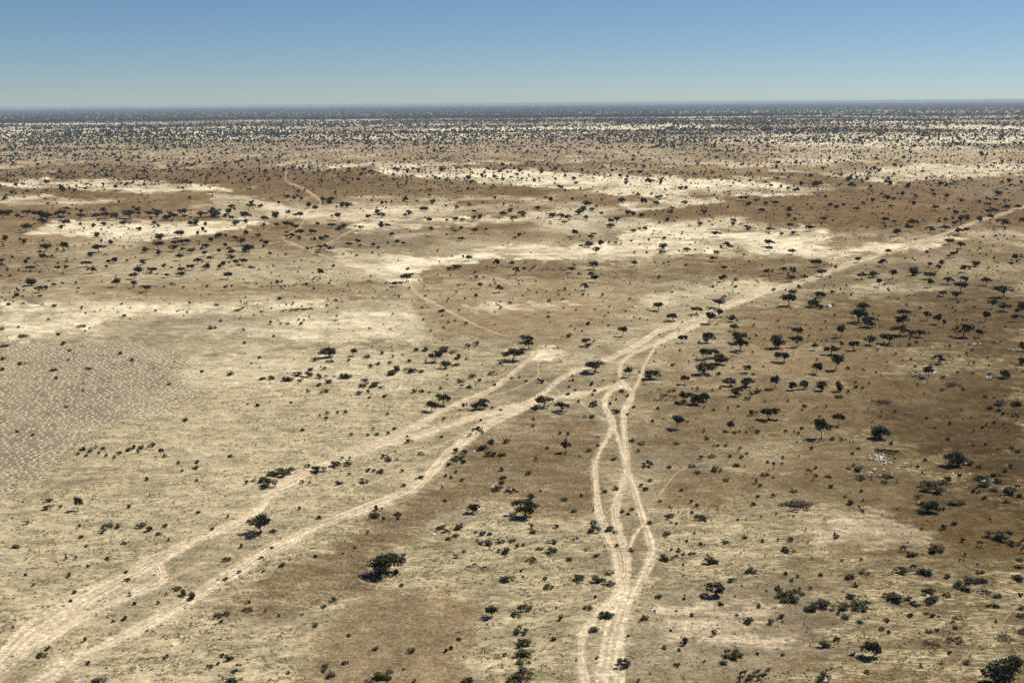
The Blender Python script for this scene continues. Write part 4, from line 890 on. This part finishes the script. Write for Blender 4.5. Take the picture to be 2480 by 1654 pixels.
# bushes of the middle distance
x, y, r_ = sow(46000, 850, 4600, 75, .9)
u, v, k = pixel(x, y)
dens = .12 + .88 * smooth(.42, .64, .5 * fbm(x / 160, y / 260, 403, 4) + .5 * fbm(x / 45, y / 60, 405, 3))
tm, _ = track_mask(u, v)
ok = (r_.random(len(x)) < dens) & (tm < .15) & (v < 760)
x, y = x[ok], y[ok]
ws = r_.lognormal(.62, .42, len(x)).clip(.8, 4.5) * (.85 + .35 * smooth(1200, 3000, np.hypot(x, y)))
hs = ws * r_.uniform(.45, .85, len(x))
tag(scatter_mesh('plain_bushes', x, y, ws, hs, 6, .42, M_SHRUB, 76, .05), 'dark bushes peppering the brown and pale middle distance', 'bushes', kind='stuff')

# the wooded far plain
x, y, r_ = sow(48000, 1700, 6400, 81, .92)
u, v, k = pixel(x, y)
d = .65 * fbm(x / 900, y / 260, 411, 4) + .35 * fbm(x / 120, y / 160, 413, 3)
rr = np.hypot(x, y)
belt = np.maximum(smooth(.50, .60, d), .9 * smooth(3700, 5200, rr + 2200 * (fbm(x / 500, y / 300, 415, 3) - .5)) * smooth(.36, .5, d))
dens = .24 + .9 * belt
dens = dens * (.45 + .55 * smooth(1700, 3600, np.hypot(x, y))) * (.75 + .35 * smooth(3600, 5200, np.hypot(x, y)))
ok = r_.random(len(x)) < dens
x, y = x[ok], y[ok]
ws = (r_.lognormal(1.42, .50, len(x)) * (.85 + .12 * smooth(2500, 5000, np.hypot(x, y)))).clip(1.3, 10)
hs = ws * r_.uniform(.55, .9, len(x))
tag(scatter_mesh('far_trees', x, y, ws, hs, 9, .39, M_LEAF2, 82, .2), 'countless dark trees dotting the far plain', 'trees', kind='stuff')
x, y, r_ = sow(90000, 6000, 15000, 91, 1.0)
d = .6 * fbm(x / 2400, y / 700, 421, 4) + .4 * fbm(x / 500, y / 900, 423, 3)
ok = r_.random(len(x)) < (.16 + .80 * smooth(.46, .60, d))
x, y = x[ok], y[ok]
ws = r_.lognormal(2.0, .34, len(x)).clip(3, 15)
hs = ws * r_.uniform(.6, .9, len(x))
tag(scatter_mesh('distant_woodland', x, y, ws, hs, 6, .44, M_LEAF2, 92, .2), 'distant woodland thinning into haze below the horizon', 'woodland', kind='stuff')
x, y, r_ = sow(50000, 12500, 60000, 95, 1.9)
d = fbm(x / 5000, y / 2600, 431, 4)
ok = r_.random(len(x)) < (.45 + .9 * smooth(.45, .60, d))
x, y = x[ok], y[ok]
rr = np.hypot(x, y)
ws = r_.uniform(14, 34, len(x)) * (rr / 20000)
hs = r_.uniform(6, 10, len(x))
tag(scatter_mesh('horizon_woodland', x, y, ws, hs, 4, .6, M_LEAF2, 96, .2), 'blue-grey woodland belts along the horizon', 'woodland', kind='stuff')
print('far counts', len(ws))
# ---------------------------------------------------------------- crescent planting pits on the bare field at the left
def build_pits():
    poly = np.array([(-60, 822), (330, 820), (480, 880), (500, 950), (510, 985), (345, 1010), (250, 1040), (200, 1080), (165, 1110), (110, 1170), (-60, 1220)]) / K
    pts = []
    ca, sa = math.cos(R(14)), math.sin(R(14))
    for i in range(-140, 140):
        for j in range(-10, 160):
            a = i * 3.7 + (j % 2) * 1.85; b = 430 + j * 4.5
            x, y = a * ca - b * sa + 100, a * sa + b * ca
            x += random.gauss(0, .55); y += random.gauss(0, .6)
            if random.random() < .07:
                continue
            pts.append((x, y, j))
    P = np.array(pts)
    u, v, k = pixel(P[:, 0], P[:, 1])
    ok = (inside(u, v, poly) + (fbm(u / 50, v / 25, 5, 3) - .5) * 60 - rng.exponential(9, len(u)) > 0) & (u > 4)
    P = P[ok]; P = P[np.argsort(P[:, 1])]
    rows = sorted(set(P[:300, 2]))
    RN = {q: n for n, q in enumerate(rows)}; seen = {}
    for a, q in enumerate(P[:300]):
        seen.setdefault(q[2], []).append((q[0], a))
    place = {a: n for q in seen.values() for n, (_, a) in enumerate(sorted(q))}
    def crescent(seed):
        r = np.random.default_rng(seed)
        n = 13; V = []; F = []
        for i in range(n):
            t = i / (n - 1)
            an = R(188) + (t - .5) * R(225)
            e = math.sin(math.pi * min(1, max(0, t))) ** .6
            rr = 1.5 + r.normal(0, .05); h = .22 * e + .02; w = .30 * e + .05
            for q, z in ((rr - w, .004), (rr, h), (rr + w, .004)):
                V.append((math.cos(an) * q, math.sin(an) * q * 1.0, z))
        for i in range(n - 1):
            for k2 in range(2):
                a = i * 3 + k2
                F.append((a, a + 1, a + 4, a + 3))
        nb = len(F)
        c0 = len(V)
        V.append((.15, 0, .025))
        m = 14
        for i in range(m):
            an = 2 * math.pi * i / m
            V.append((.10 + math.cos(an) * 1.15, math.sin(an) * 1.05, .012))
        for i in range(0, m, 2):
            F.append((c0, c0 + 1 + i, c0 + 1 + (i + 1) % m, c0 + 1 + (i + 2) % m))
        return np.array(V), np.array(F), nb
    me_l = []
    for s in range(4):
        V, F, nb = crescent(s)
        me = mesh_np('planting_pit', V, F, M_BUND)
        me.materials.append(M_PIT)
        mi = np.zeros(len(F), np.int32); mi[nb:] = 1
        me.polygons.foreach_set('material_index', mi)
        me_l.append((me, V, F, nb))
    for i, (x, y, j) in enumerate(P[:300]):
        o = obj('planting_pit', me_l[i % 4][0])
        o.location = (x, y, 0.0); s = random.uniform(.58, .95)
        o.rotation_euler = (0, 0, random.gauss(.10, .18)); o.scale = (s, s * random.uniform(.85, 1.2), s * random.uniform(.6, 1.2))
        tag(o, f'half-moon pit, {ordinal(place[i])} from the left in the {ordinal(RN[j])} row from the front', 'planting pit', 'half-moon pits in rows on the bare field')
    Vs, Fs, mi, off = [], [], [], 0
    for i, (x, y, j) in enumerate(P[300:]):
        _, V, F, nb = me_l[i % 4]
        a = random.gauss(0, .16); c, s = math.cos(a), math.sin(a)
        V = V * random.uniform(.58, .95); W2 = V.copy(); W2[:, 0] = V[:, 0] * c - V[:, 1] * s + x; W2[:, 1] = V[:, 0] * s + V[:, 1] * c + y
        Vs.append(W2); Fs.append(F + off); off += len(V)
        m = np.zeros(len(F), np.int32); m[nb:] = 1; mi.append(m)
    print('pits', len(P))
    if Vs:
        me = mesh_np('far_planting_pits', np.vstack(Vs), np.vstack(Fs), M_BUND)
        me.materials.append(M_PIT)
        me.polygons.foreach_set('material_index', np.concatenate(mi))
        tag(obj('far_planting_pits', me), 'far rows of half-moon pits at the back of the bare field', 'planting pits', kind='stuff')

build_pits()

# ---------------------------------------------------------------- bodies grown from skeletons
def skin_mesh(name, joints, bones, mat, sub=1, root=0):
    me = bpy.data.meshes.new(name)
    me.from_pydata([j[:3] for j in joints], bones, [])
    o = bpy.data.objects.new(name, me); C.objects.link(o)
    md = o.modifiers.new('skin', 'SKIN'); md.use_smooth_shade = True
    for i, j in enumerate(joints):
        sv = me.skin_vertices[0].data[i]
        sv.radius = (j[3], j[3] if len(j) < 5 else j[4])
        sv.use_root = (i == root)
    if sub:
        sd2 = o.modifiers.new('sub', 'SUBSURF'); sd2.levels = sub; sd2.render_levels = sub
    dg = bpy.context.evaluated_depsgraph_get()
    out = bpy.data.meshes.new_from_object(o.evaluated_get(dg))
    out.name = name
    bpy.data.objects.remove(o)
    out.materials.clear(); out.materials.append(mat)
    return out

def quadruped(name, mat, L, H, head, girth, sub=1, grazing=False, hump=False, tail=True):
    """L body length, H back height, head = (reach, height)"""
    g = girth
    J = [(0, 0, H - g, g), (-.48 * L, 0, H - g * .95, g * .88), (.42 * L, 0, H - g * .95, g * .92),
         (.42 * L + head[0] * .5, 0, (H + head[1]) / 2 - g * .3, g * .5), (.42 * L + head[0], 0, head[1], g * .42),
         (.42 * L + head[0] + g * 1.1, 0, head[1] - g * (.7 if not grazing else .9), g * .24)]
    B = [(0, 1), (0, 2), (2, 3), (3, 4), (4, 5)]
    for sx, at in ((-.46 * L, 1), (.36 * L, 2)):
        for sy in (-1, 1):
            i = len(J)
            bend = -.06 * L if sx < 0 else .02 * L
            J += [(sx + .02 * L, sy * g * .62, H * .52, g * .34), (sx + bend, sy * g * .62, H * .27, g * .19), (sx, sy * g * .62, .02, g * .17)]
            B += [(at, i), (i, i + 1), (i + 1, i + 2)]
    if tail:
        i = len(J); J += [(-.48 * L - g * .9, 0, H - g * .9, g * .14), (-.48 * L - g * 1.1, 0, H * .45, g * .10)]
        B += [(1, i), (i, i + 1)]
    if hump:
        i = len(J); J += [(-.02 * L, 0, H + g * .95, g * .55)]; B += [(0, i)]
    return skin_mesh(name, J, B, mat, sub)

COW = quadruped('body', M_BLACK, 1.5, 1.32, (.52, 1.28), .30)
COWB = quadruped('body', M_BROWNH, 1.5, 1.30, (.52, 1.25), .30)
WCOW = quadruped("body", M_WHITE, 1.5, 1.30, (.52, 1.25), .30)
COWG = quadruped('body', M_BLACK, 1.5, 1.30, (.62, .45), .30, grazing=True)
CAMEL = quadruped('camel', M_CAMEL, 1.6, 1.95, (.95, 1.75), .36, hump=True)
CAMELU = quadruped('camel', M_CAMEL, 1.6, 1.95, (.75, 2.45), .36, hump=True)
DONKEY = quadruped('donkey', M_BROWNH, 1.05, 1.10, (.40, 1.20), .20)
SHEEP = quadruped('sheep', M_WHITE, .72, .74, (.26, .78), .20, sub=0, tail=False)
GOAT = quadruped('goat', M_BLACK, .70, .72, (.26, .80), .17, sub=0, tail=False)
GOATG = quadruped('goat', M_BROWNH, .70, .70, (.30, .26), .17, sub=0, grazing=True, tail=False)

hv, hf = tube([(0, .10, 0), (-.05, .34, .10), (-.10, .40, .42), (-.16, .30, .72)], [.05, .045, .035, .012], 6)
HORN_L = mesh_np('horn', hv, hf, M_HORN)
hv2 = hv.copy(); hv2[:, 1] *= -1
HORN_R = mesh_np('horn', hv2, hf[:, ::-1], M_HORN)

def person_mesh(name, mat, stride=.12, arm=.1, sit=False):
    J = [(0, 0, .95, .15, .11), (0, 0, 1.15, .15, .10), (0, 0, 1.38, .17, .11), (0, 0, 1.50, .06), (.02, 0, 1.60, .095), (.02, 0, 1.70, .085)]
    B = [(0, 1), (1, 2), (2, 3), (3, 4), (4, 5)]
    for s in (-1, 1):
        i = len(J)
        J += [(.02, s * .09, .88, .10), (s * stride * .6 + .04, s * .10, .50, .075), (s * stride, s * .10, .10, .055), (s * stride + .14, s * .10, .04, .045)]
        B += [(0, i), (i, i + 1), (i + 1, i + 2), (i + 2, i + 3)]
        i = len(J)
        J += [(0, s * .20, 1.36, .065), (-s * arm * .5, s * .25, 1.10, .05), (-s * arm + .06, s * .25, .86, .038), (-s * arm + .10, s * .25, .76, .03)]
        B += [(2, i), (i, i + 1), (i + 1, i + 2), (i + 2, i + 3)]
    return skin_mesh(name, J, B, mat, 1)

def head_mesh():
    r = np.random.default_rng(3)
    n = 10; V = []; F = []
    for i in range(n):
        t = math.pi * i / (n - 1)
        for k in range(12):
            a = 2 * math.pi * k / 12
            V.append((.095 * math.sin(t) * math.cos(a) + (.012 if abs(math.sin(a)) < .3 and math.cos(a) > .5 and 4 < i < 7 else 0), .078 * math.sin(t) * math.sin(a), .125 * math.cos(t)))
    for i in range(n - 1):
        for k in range(12):
            F.append((i * 12 + k, i * 12 + (k + 1) % 12, (i + 1) * 12 + (k + 1) % 12, (i + 1) * 12 + k))
    return mesh_np('head', V, F, M_SKIN, True)
HEAD = head_mesh()
def robe_mesh(mat):
    rings = [(.27, .05, .35), (.25, .45, .30), (.21, .95, .22), (.24, 1.36, .15), (.10, 1.50, .09)]
    V, F = [], []
    for a, z, b2 in rings:
        for k in range(14):
            an = 2 * math.pi * k / 14
            w = 1 + .07 * math.cos(5 * an + z * 3)
            V.append((math.cos(an) * b2 * w * .8, math.sin(an) * a * w, z))
    for i in range(len(rings) - 1):
        for k in range(14):
            F.append((i * 14 + k, i * 14 + (k + 1) % 14, (i + 1) * 14 + (k + 1) % 14, (i + 1) * 14 + k))
    return mesh_np('robe', V, F, mat, True)
PERSON = person_mesh('person', M_SKIN)
ROBE_B, ROBE_D, ROBE_W = robe_mesh(M_BLUE), robe_mesh(M_DARKC), robe_mesh(M_CLOTH)

def put(name, me, u, v, rz, label, cat, group=None, s=1.0):
    x, y = ground(u, v)
    o = obj(name, me)
    o.location = (float(x), float(y), 0); o.rotation_euler = (0, 0, rz); o.scale = (s, s, s)
    return tag(o, label, cat, group)

def put_cow(u, v, rz, label, group, body=COW, horns=True, s=1.0):
    x, y = ground(u, v)
    t = bpy.data.objects.new('cow', None); C.objects.link(t); t.empty_display_size = .3
    t.location = (float(x), float(y), 0); t.rotation_euler = (0, 0, rz); t.scale = (s, s, s)
    tag(t, label, 'cow', group)
    obj('body', body, t)
    if horns:
        hz = 1.40 if body is not COWG else .55
        for h in (HORN_L, HORN_R):
            ho = obj('horn', h, t); ho.location = (1.14 if body is not COWG else 1.24, 0, hz)
    return t

def put_person(u, v, rz, robe, label, group=None, s=1.0):
    x, y = ground(u, v)
    o = obj('person', PERSON)
    o.location = (float(x), float(y), 0); o.rotation_euler = (0, 0, rz); o.scale = (s, s, s)
    tag(o, label, 'person', group)
    h = obj('head', HEAD, o); h.location = (.03, 0, 1.66)
    obj('robe', robe, o)
    return o

# cattle at the bottom edge, walking to the right and away
for i, (u, v, lab) in enumerate([
    (1799, 1637, 'dark cow with upright white horns, walking left of the group at the bottom edge'),
    (1831, 1636, 'dark cow with white horns walking in the middle of the bottom herd'),
    (1857, 1633, 'leading dark cow with white horns at the right of the bottom herd'),
    (1818, 1645, 'dark cow close behind the middle white-horned cow at the bottom edge'),
    (1842, 1645, 'dark cow walking nearest the picture edge behind the leading cow'),
    (1812, 1653, 'dark cow cut by the bottom edge, last of the herd')]):
    put_cow(u, v, R(32) + random.gauss(0, .08), lab, 'cattle herd at the bottom edge', COW, True, 1.25)
put_person(1791, 1650, R(30), ROBE_D, 'herder in dark clothes walking behind the cattle at the bottom edge', s=1.05)

# camels browsing at the right
CG = 'camels browsing at the right edge'
for u, v, rz, me, lab in [
    (2187, 1335, 0, CAMEL, 'dark camel nosing into a bush left of the round bush'),
    (2211, 1381, 0, CAMEL, 'dark camel standing over the lowest browsed bush'),
    (2373, 1323, -.2, CAMEL, 'dark camel with long neck stretched down to a small bush'),
    (2477, 1319, 0, CAMEL, 'dark camel at the very right edge, upper of two'),
    (2478, 1338, 0, CAMEL, 'dark camel at the very right edge, lower of two'),
    (2464, 1186, R(180), CAMELU, 'dark camel walking left beside the shaded flock'),
    (1958, 1147, R(170), CAMELU, 'lone camel standing on the plain above the furrowed plot'),
    (1832, 1005, R(180), CAMEL, 'camel between the small tree and the leaning acacia'),
    (1111, 926, R(175), CAMEL, 'camel beside a bush in the grass left of the junction'),
    (1118, 940, 0, CAMEL, 'camel in the grass just below another camel'),
    (1305, 926, 0, CAMEL, 'camel feeding on a bush inside the track junction'),
    (187, 711, R(180), CAMEL, 'tall camel on the left plain below the faint track')]:
    put('camel', me, u, v, rz, lab, 'camel', CG if u > 2000 else 'lone camels on the plain', 1.0)

# the line of dark cattle on the pale strip left of centre
for i, (u, v) in enumerate([(684, 757), (691, 755.5), (703, 757.5), (705, 753.5), (709, 755.8), (716, 753.2), (718, 755.2), (721, 752.5), (727, 753.2), (732, 752), (735, 754.8), (738, 751.6), (743, 752.4), (747, 751.5), (752, 750.2), (755, 752.3)]):
    put_cow(u, v, R(12) + random.gauss(0, .1), f'dark cow, {ordinal(i)} from the left in the line on the pale strip', 'cattle walking in line on the pale strip',
            COWB if i == 15 else COW, False, 1.35)

def herd(name, meshes, n, cx, cy, sx, sy, label, cat, group, seed, s=(.95, 1.15), rz=None):
    r = np.random.default_rng(seed)
    pos_ = sorted((cx + r.normal(0, sx), cy + r.normal(0, sy)) for _ in range(n))
    for i, (u, v) in enumerate(pos_):
        me, lb = meshes[int(r.integers(len(meshes)))]
        put(name, me, float(u), float(v), (R(180) if r.random() < .4 else 0) + r.normal(0, .5) if rz is None else rz + r.normal(0, .25),
            f'{lb}, {ordinal(i)} from the left, {label}', cat, group, float(r.uniform(*s)))

# cattle right of the junction
for i, (u, v) in enumerate([(1598, 946), (1576, 953), (1602, 958), (1619, 952), (1623, 949), (1634, 949), (1625, 962), (1605, 963), (1608, 961), (1587, 972), (1598, 972), (1602, 968), (1615, 972), (1634, 968), (1651, 975), (1660, 977)]):
    put_cow(u, v, random.choice([0, 3.1]) + random.gauss(0, .3), f'dark grazing cow, {ordinal(i)} in the loose herd beside two big trees', 'cattle grazing right of the junction', COWG, False, .95)
# dark herd on the brown centre field
for i, (u, v) in enumerate([(1289, 653), (1293, 651), (1306, 655), (1313, 658), (1316, 654), (1323, 655), (1327, 654), (1337, 656), (1341, 654), (1344, 659), (1355, 655), (1358, 652), (1362, 657), (1366, 658), (1369, 656)]):
    put_cow(u, v, random.choice([0, 3.1]) + random.gauss(0, .4), f'dark grazing cow, {ordinal(i)} from left in the herd on the brown centre field', 'cattle on the brown centre field', COWG if i % 3 else COW, False, 1.05)
# mixed herd left of centre
r_ = np.random.default_rng(5)
for i, (u, v) in enumerate([(597, 687), (602, 686), (617, 694), (630, 696), (636, 697), (648, 696), (660, 695), (666, 694), (672, 693), (676, 692), (680, 694), (681, 697), (687, 693), (690, 691), (697, 691), (700, 695), (710, 694), (713, 692), (717, 690), (715, 695), (720, 687), (722, 680), (727, 683), (731, 692), (734, 691), (735, 679), (737, 683), (730, 685), (745, 679), (750, 681), (755, 680), (757, 683), (743, 693), (750, 694), (686, 703)]):
    put_cow(u, v, r_.choice([0, 3.1]) + r_.normal(0, .4), f'dark grazing cow, {ordinal(i)} of the mixed herd counted from left on the brown plain', 'mixed herd on the brown plain', COWG if i % 2 else COW, False, .95)
for i, (u, v) in enumerate([(672, 690), (689, 693), (711, 696), (728, 690), (748, 682), (751, 679), (749, 685), (772, 680), (774, 688)]):
    put_cow(u, v, r_.normal(0, .5), f'white cow, {ordinal(i)} white one from left in the mixed herd on the brown plain', 'white cattle of the mixed herd', WCOW, False, 1.0)

WH = [(SHEEP, 'white sheep')]
MX = [(SHEEP, 'white sheep'), (GOAT, 'dark goat')]
GX = [(SHEEP, 'white goat'), (GOAT, 'dark goat'), (GOAT, 'dark goat'), (GOATG, 'grazing goat')]
herd('sheep', WH, 36, 2127, 1112, 11, 6, 'in the dense flock on the open plain', 'sheep', 'dense flock on the open plain', 11, (.9, 1.05))
herd('sheep', WH, 10, 2145, 1118, 14, 7, 'straggling right of the dense flock', 'sheep', 'stragglers of the dense flock', 12, (.9, 1.05))
herd('sheep', MX, 20, 2143, 1155, 10, 1.8, 'lined up behind a bush below the dense flock', 'sheep', 'line of sheep below the dense flock', 13)
herd('sheep', WH, 9, 2108, 1146, 12, 6, 'scattered below the dense flock', 'sheep', 'scattered sheep below the dense flock', 14, (1.0, 1.2))
for i in range(14):
    put_cow(2122 + i * 3.9 + random.gauss(0, .6), 1096 + (1.5 if i > 8 else -1) + random.gauss(0, .8), random.gauss(0, .3), f'dark cow, {ordinal(i)} from left in the row above the dense flock', 'dark cattle above the dense flock', COW, i % 3 == 0, 1.0)
herd('sheep', MX, 26, 2222, 908, 9, 2.0, 'shading left of the thin umbrella tree', 'sheep', 'flock left of the thin umbrella tree', 15)
herd('sheep', WH, 16, 2262, 905, 8, 2.4, 'grazing right of the thin umbrella tree', 'sheep', 'flock right of the thin umbrella tree', 16)
herd('sheep', MX, 34, 2364, 836, 13, 1.6, 'in the long flock at the right edge', 'sheep', 'long flock at the right edge', 17)
herd('sheep', MX, 22, 2204, 716.5, 14, 1.0, 'lined under the low leaning tree', 'sheep', 'flock under the low leaning tree', 18)
herd('sheep', MX, 22, 2066, 769.5, 12, 1.6, 'shading under the flat acacia', 'sheep', 'flock under the flat acacia', 19)
herd('sheep', MX, 16, 2400, 915.5, 8, 2.0, 'shading left of the round dark tree', 'sheep', 'flock left of the round dark tree', 20)
herd('sheep', MX, 24, 2395, 1167, 13, 2.6, 'between dark bushes at the right edge', 'sheep', 'flock between dark bushes', 21)
herd('sheep', MX, 14, 2314, 1124, 11, 3, 'in the shade of the spreading tree', 'sheep', 'flock under the spreading tree', 22)
herd('goat', GX, 13, 1208, 882.5, 6, 1.2, 'standing in the shade edge of the big acacia', 'goat', 'goats at the big acacia', 23)
herd('goat', GX, 22, 1238, 1190, 8, 3.0, 'crowding under bushes above the big canopy', 'goat', 'goats crowding above the big canopy', 24)
herd('goat', GX, 15, 1076, 1288, 6, 2.4, 'crowding beside the white cloth heap', 'goat', 'goats beside the white cloth', 25)
herd('goat', GX, 9, 1165, 1318, 5, 2.2, 'lying under a bush right of the goats', 'goat', 'goats under the lower bush', 26)
herd('goat', GX, 6, 2030, 962, 7, 2, 'around a bush below the lower grove', 'goat', 'goats below the lower grove', 27)
herd('goat', GX, 12, 2128, 793, 7, 1.6, 'beside the brown thicket in the right grove', 'goat', 'goats in the right grove', 28)
herd('goat', GX, 10, 2445, 850, 8, 1.5, 'in tree shade at the right edge', 'goat', 'goats in the right edge shade', 29)
herd('sheep', WH, 12, 1342, 594, 10, 1.2, 'on the pale central sand strip', 'sheep', 'flock on the pale central strip', 30)
herd('sheep', MX, 8, 2224, 1222, 5, 1.5, 'in the shadow of the big round bush', 'sheep', 'sheep at the big round bush', 31)
for i, (u, v) in enumerate([(1135, 1378), (1149, 1372), (1173, 1379)]):
    put_cow(u, v, 3.0 + i * .2, f'grazing dark cow, {ordinal(i)} from the left of three in the tufted grass', 'three cows in the tufted grass', COWG, False, .9)
for i, (u, v) in enumerate([(2221, 1208), (2228, 1206)]):
    put_cow(u, v, 3.0, f'dark cow above the big round bush, {["left", "right"][i]} of two', 'two cows above the big round bush', COW, False, 1.05)
put_cow(2191, 1129, 0, 'white cow standing alone right of the dense flock', None, quadruped('body', M_WHITE, 1.6, 1.3, (.5, 1.25), .33), False, 1.25)

# people
put_person(362, 1203, R(40), ROBE_D, 'lone person in dark clothes walking in the pale left grass')
put_person(1437, 1239, R(200), ROBE_D, 'lone person in dark clothes standing beside the straight track')
put_person(2058, 1072, R(-60), ROBE_B, 'person in blue robe below the lower grove, left of two', 'two people in blue')
put_person(2066, 1073, R(-70), ROBE_B, 'person in blue robe below the lower grove, right of two', 'two people in blue')
put_person(1056, 1288, R(-20), ROBE_D, 'herder in dark clothes beside the white cloth heap')
put_person(1690, 768, R(200), ROBE_D, 'person on the road where it squeezes between trees')
put_person(1796, 720, R(20), ROBE_D, 'person on the road above the tall trees, left of two', 'two travellers on the road')
put_person(1801, 721, R(20), ROBE_W, 'person on the road above the tall trees, right of two', 'two travellers on the road')
put_person(1642, 795, R(200), ROBE_D, 'person walking on the braided road below the acacias')
put_person(1168, 1040, R(215), ROBE_D, 'dark herder following goats on the lower road')
put_person(2273, 1167, R(0), ROBE_B, 'person in blue beside the reddish thicket')
put_person(2098, 954, R(0), ROBE_D, 'person standing alone right of the lower grove')
for i, (u, v) in enumerate([(1134, 1060), (1138, 1056), (1141, 1054)]):
    put('donkey', DONKEY, u, v, R(220), f'brown donkey, {ordinal(i)} from the front in the file on the lower road', 'donkey', 'donkeys on the lower road', 1.05)
for i, (u, v) in enumerate([(1154, 1052), (1158, 1045), (1161, 1044), (1162, 1047), (1165, 1043)]):
    put('goat', GOAT, u, v, R(215), f'dark goat, {ordinal(i)} in the file on the lower road', 'goat', 'goats on the lower road', 1.05)

# ---------------------------------------------------------------- white tent, cloths and covered heaps
def draped(name, w, d, h, mat, seed, tent=False):
    r = np.random.default_rng(seed)
    n = 13; V = []; F = []
    for i in range(n):
        for j in range(n):
            a, b2 = i / (n - 1) * 2 - 1, j / (n - 1) * 2 - 1
            if tent:
                z = h * max(0, 1 - abs(b2)) * (.75 + .25 * (1 - abs(a))) + .02
            else:
                z = h * max(0, 1 - (a * a + b2 * b2) * .95) ** .5 * (.75 + .5 * r.random()) + .02
            V.append((a * w / 2 + r.normal(0, .03 * w), b2 * d / 2 + r.normal(0, .03 * d), max(z, .01)))
    for i in range(n - 1):
        for j in range(n - 1):
            F.append((i * n + j, (i + 1) * n + j, (i + 1) * n + j + 1, i * n + j + 1))
    return mesh_np(name, np.array(V), np.array(F), mat, not tent)

def put_cloth(name, u, v, w, d, h, mat, rz, label, cat, seed, tent=False):
    return put(name, draped(name, w, d, h, mat, seed, tent), u, v, rz, label, cat)

tx, ty = ground(2008, 743)
tent = bpy.data.objects.new('tent', None); C.objects.link(tent)
tent.location = (float(tx), float(ty), 0); tent.rotation_euler = (0, 0, R(35))
tag(tent, 'white cloth tent pitched under trees right of the road', 'tent')
obj('tent_cover', draped('tent_cover', 3.4, 3.0, 2.1, M_CLOTH, 1, True), tent)
for s in (-1, 1):
    pv, pf = tube([(s * 1.6, 0, 0), (s * 1.55, 0, 1.75)], [.05, .04], 6)
    obj('pole', mesh_np('pole', pv, pf, M_BARK), tent)
put_cloth('cloth_heap', 1049, 1294, 1.8, 1.0, .5, M_CLOTH, .3, 'white cloth heap lying left of the goats', 'cloth', 2)
put_cloth('cloth_heap', 1193, 1180, 1.7, 1.1, .6, M_CLOTH, .2, 'white cloth spread against a bush on the stubble field', 'cloth', 3)
put_cloth('cloth_heap', 1149, 1093, 1.5, .9, .4, M_CLOTH, .5, 'white cloth lying left of a bush below the lower road', 'cloth', 4)
put_cloth('cloth_heap', 1851, 1085, 1.4, .9, .6, M_CLOTH, 0, 'small white bundle alone on the right plain', 'bundle', 5)
put_cloth('cloth_heap', 1157, 1323, 1.2, .7, .4, M_GREYC, .4, 'grey cloth bundle beside goats under the lower bush', 'bundle', 6)
put_cloth('covered_heap', 2296, 880, 2.8, 1.5, .8, M_GREYC, .1, 'grey covered heap on the plain right of the thin tree', 'heap', 7)
put_cloth('covered_heap', 2306, 1147, 1.2, .9, .5, M_CLOTH, 0, 'white bundle above the reddish thicket at right', 'bundle', 8)
put_cloth('covered_heap', 2348, 1149, 1.3, .9, .5, M_CLOTH, 0, 'white bundle left of the dark bush cluster', 'bundle', 9)

# ---------------------------------------------------------------- the air
def build_haze():
    hx = 120000.0
    V = [(sx * hx, sy * hx, z) for z in (-1.0, CAM_H + 12) for sx, sy in ((-1, -1), (1, -1), (1, 1), (-1, 1))]
    F = [(3, 2, 1, 0), (4, 5, 6, 7), (0, 1, 5, 4), (1, 2, 6, 5), (2, 3, 7, 6), (3, 0, 4, 7)]
    m = bpy.data.materials.new('haze'); m.use_nodes = True
    nt = m.node_tree; nt.nodes.clear()
    out = nt.nodes.new('ShaderNodeOutputMaterial')
    pv = nt.nodes.new('ShaderNodeVolumePrincipled')
    pv.inputs['Color'].default_value = (.60, .73, .90, 1)
    pv.inputs['Density'].default_value = HAZE
    pv.inputs['Anisotropy'].default_value = 0.0
    nt.links.new(pv.outputs[0], out.inputs['Volume'])
    o = obj('haze', mesh_np('haze', np.array(V), np.array(F), m))
    tag(o, 'thin blue air over the plain', kind='stuff')
HAZE = 2.7e-5
build_haze()
print('TRIS', sum(sum(len(p.vertices) - 2 for p in m.polygons) if len(m.polygons) < 5000 else len(m.polygons) * (len(m.polygons[0].vertices) - 2) for m in bpy.data.meshes))
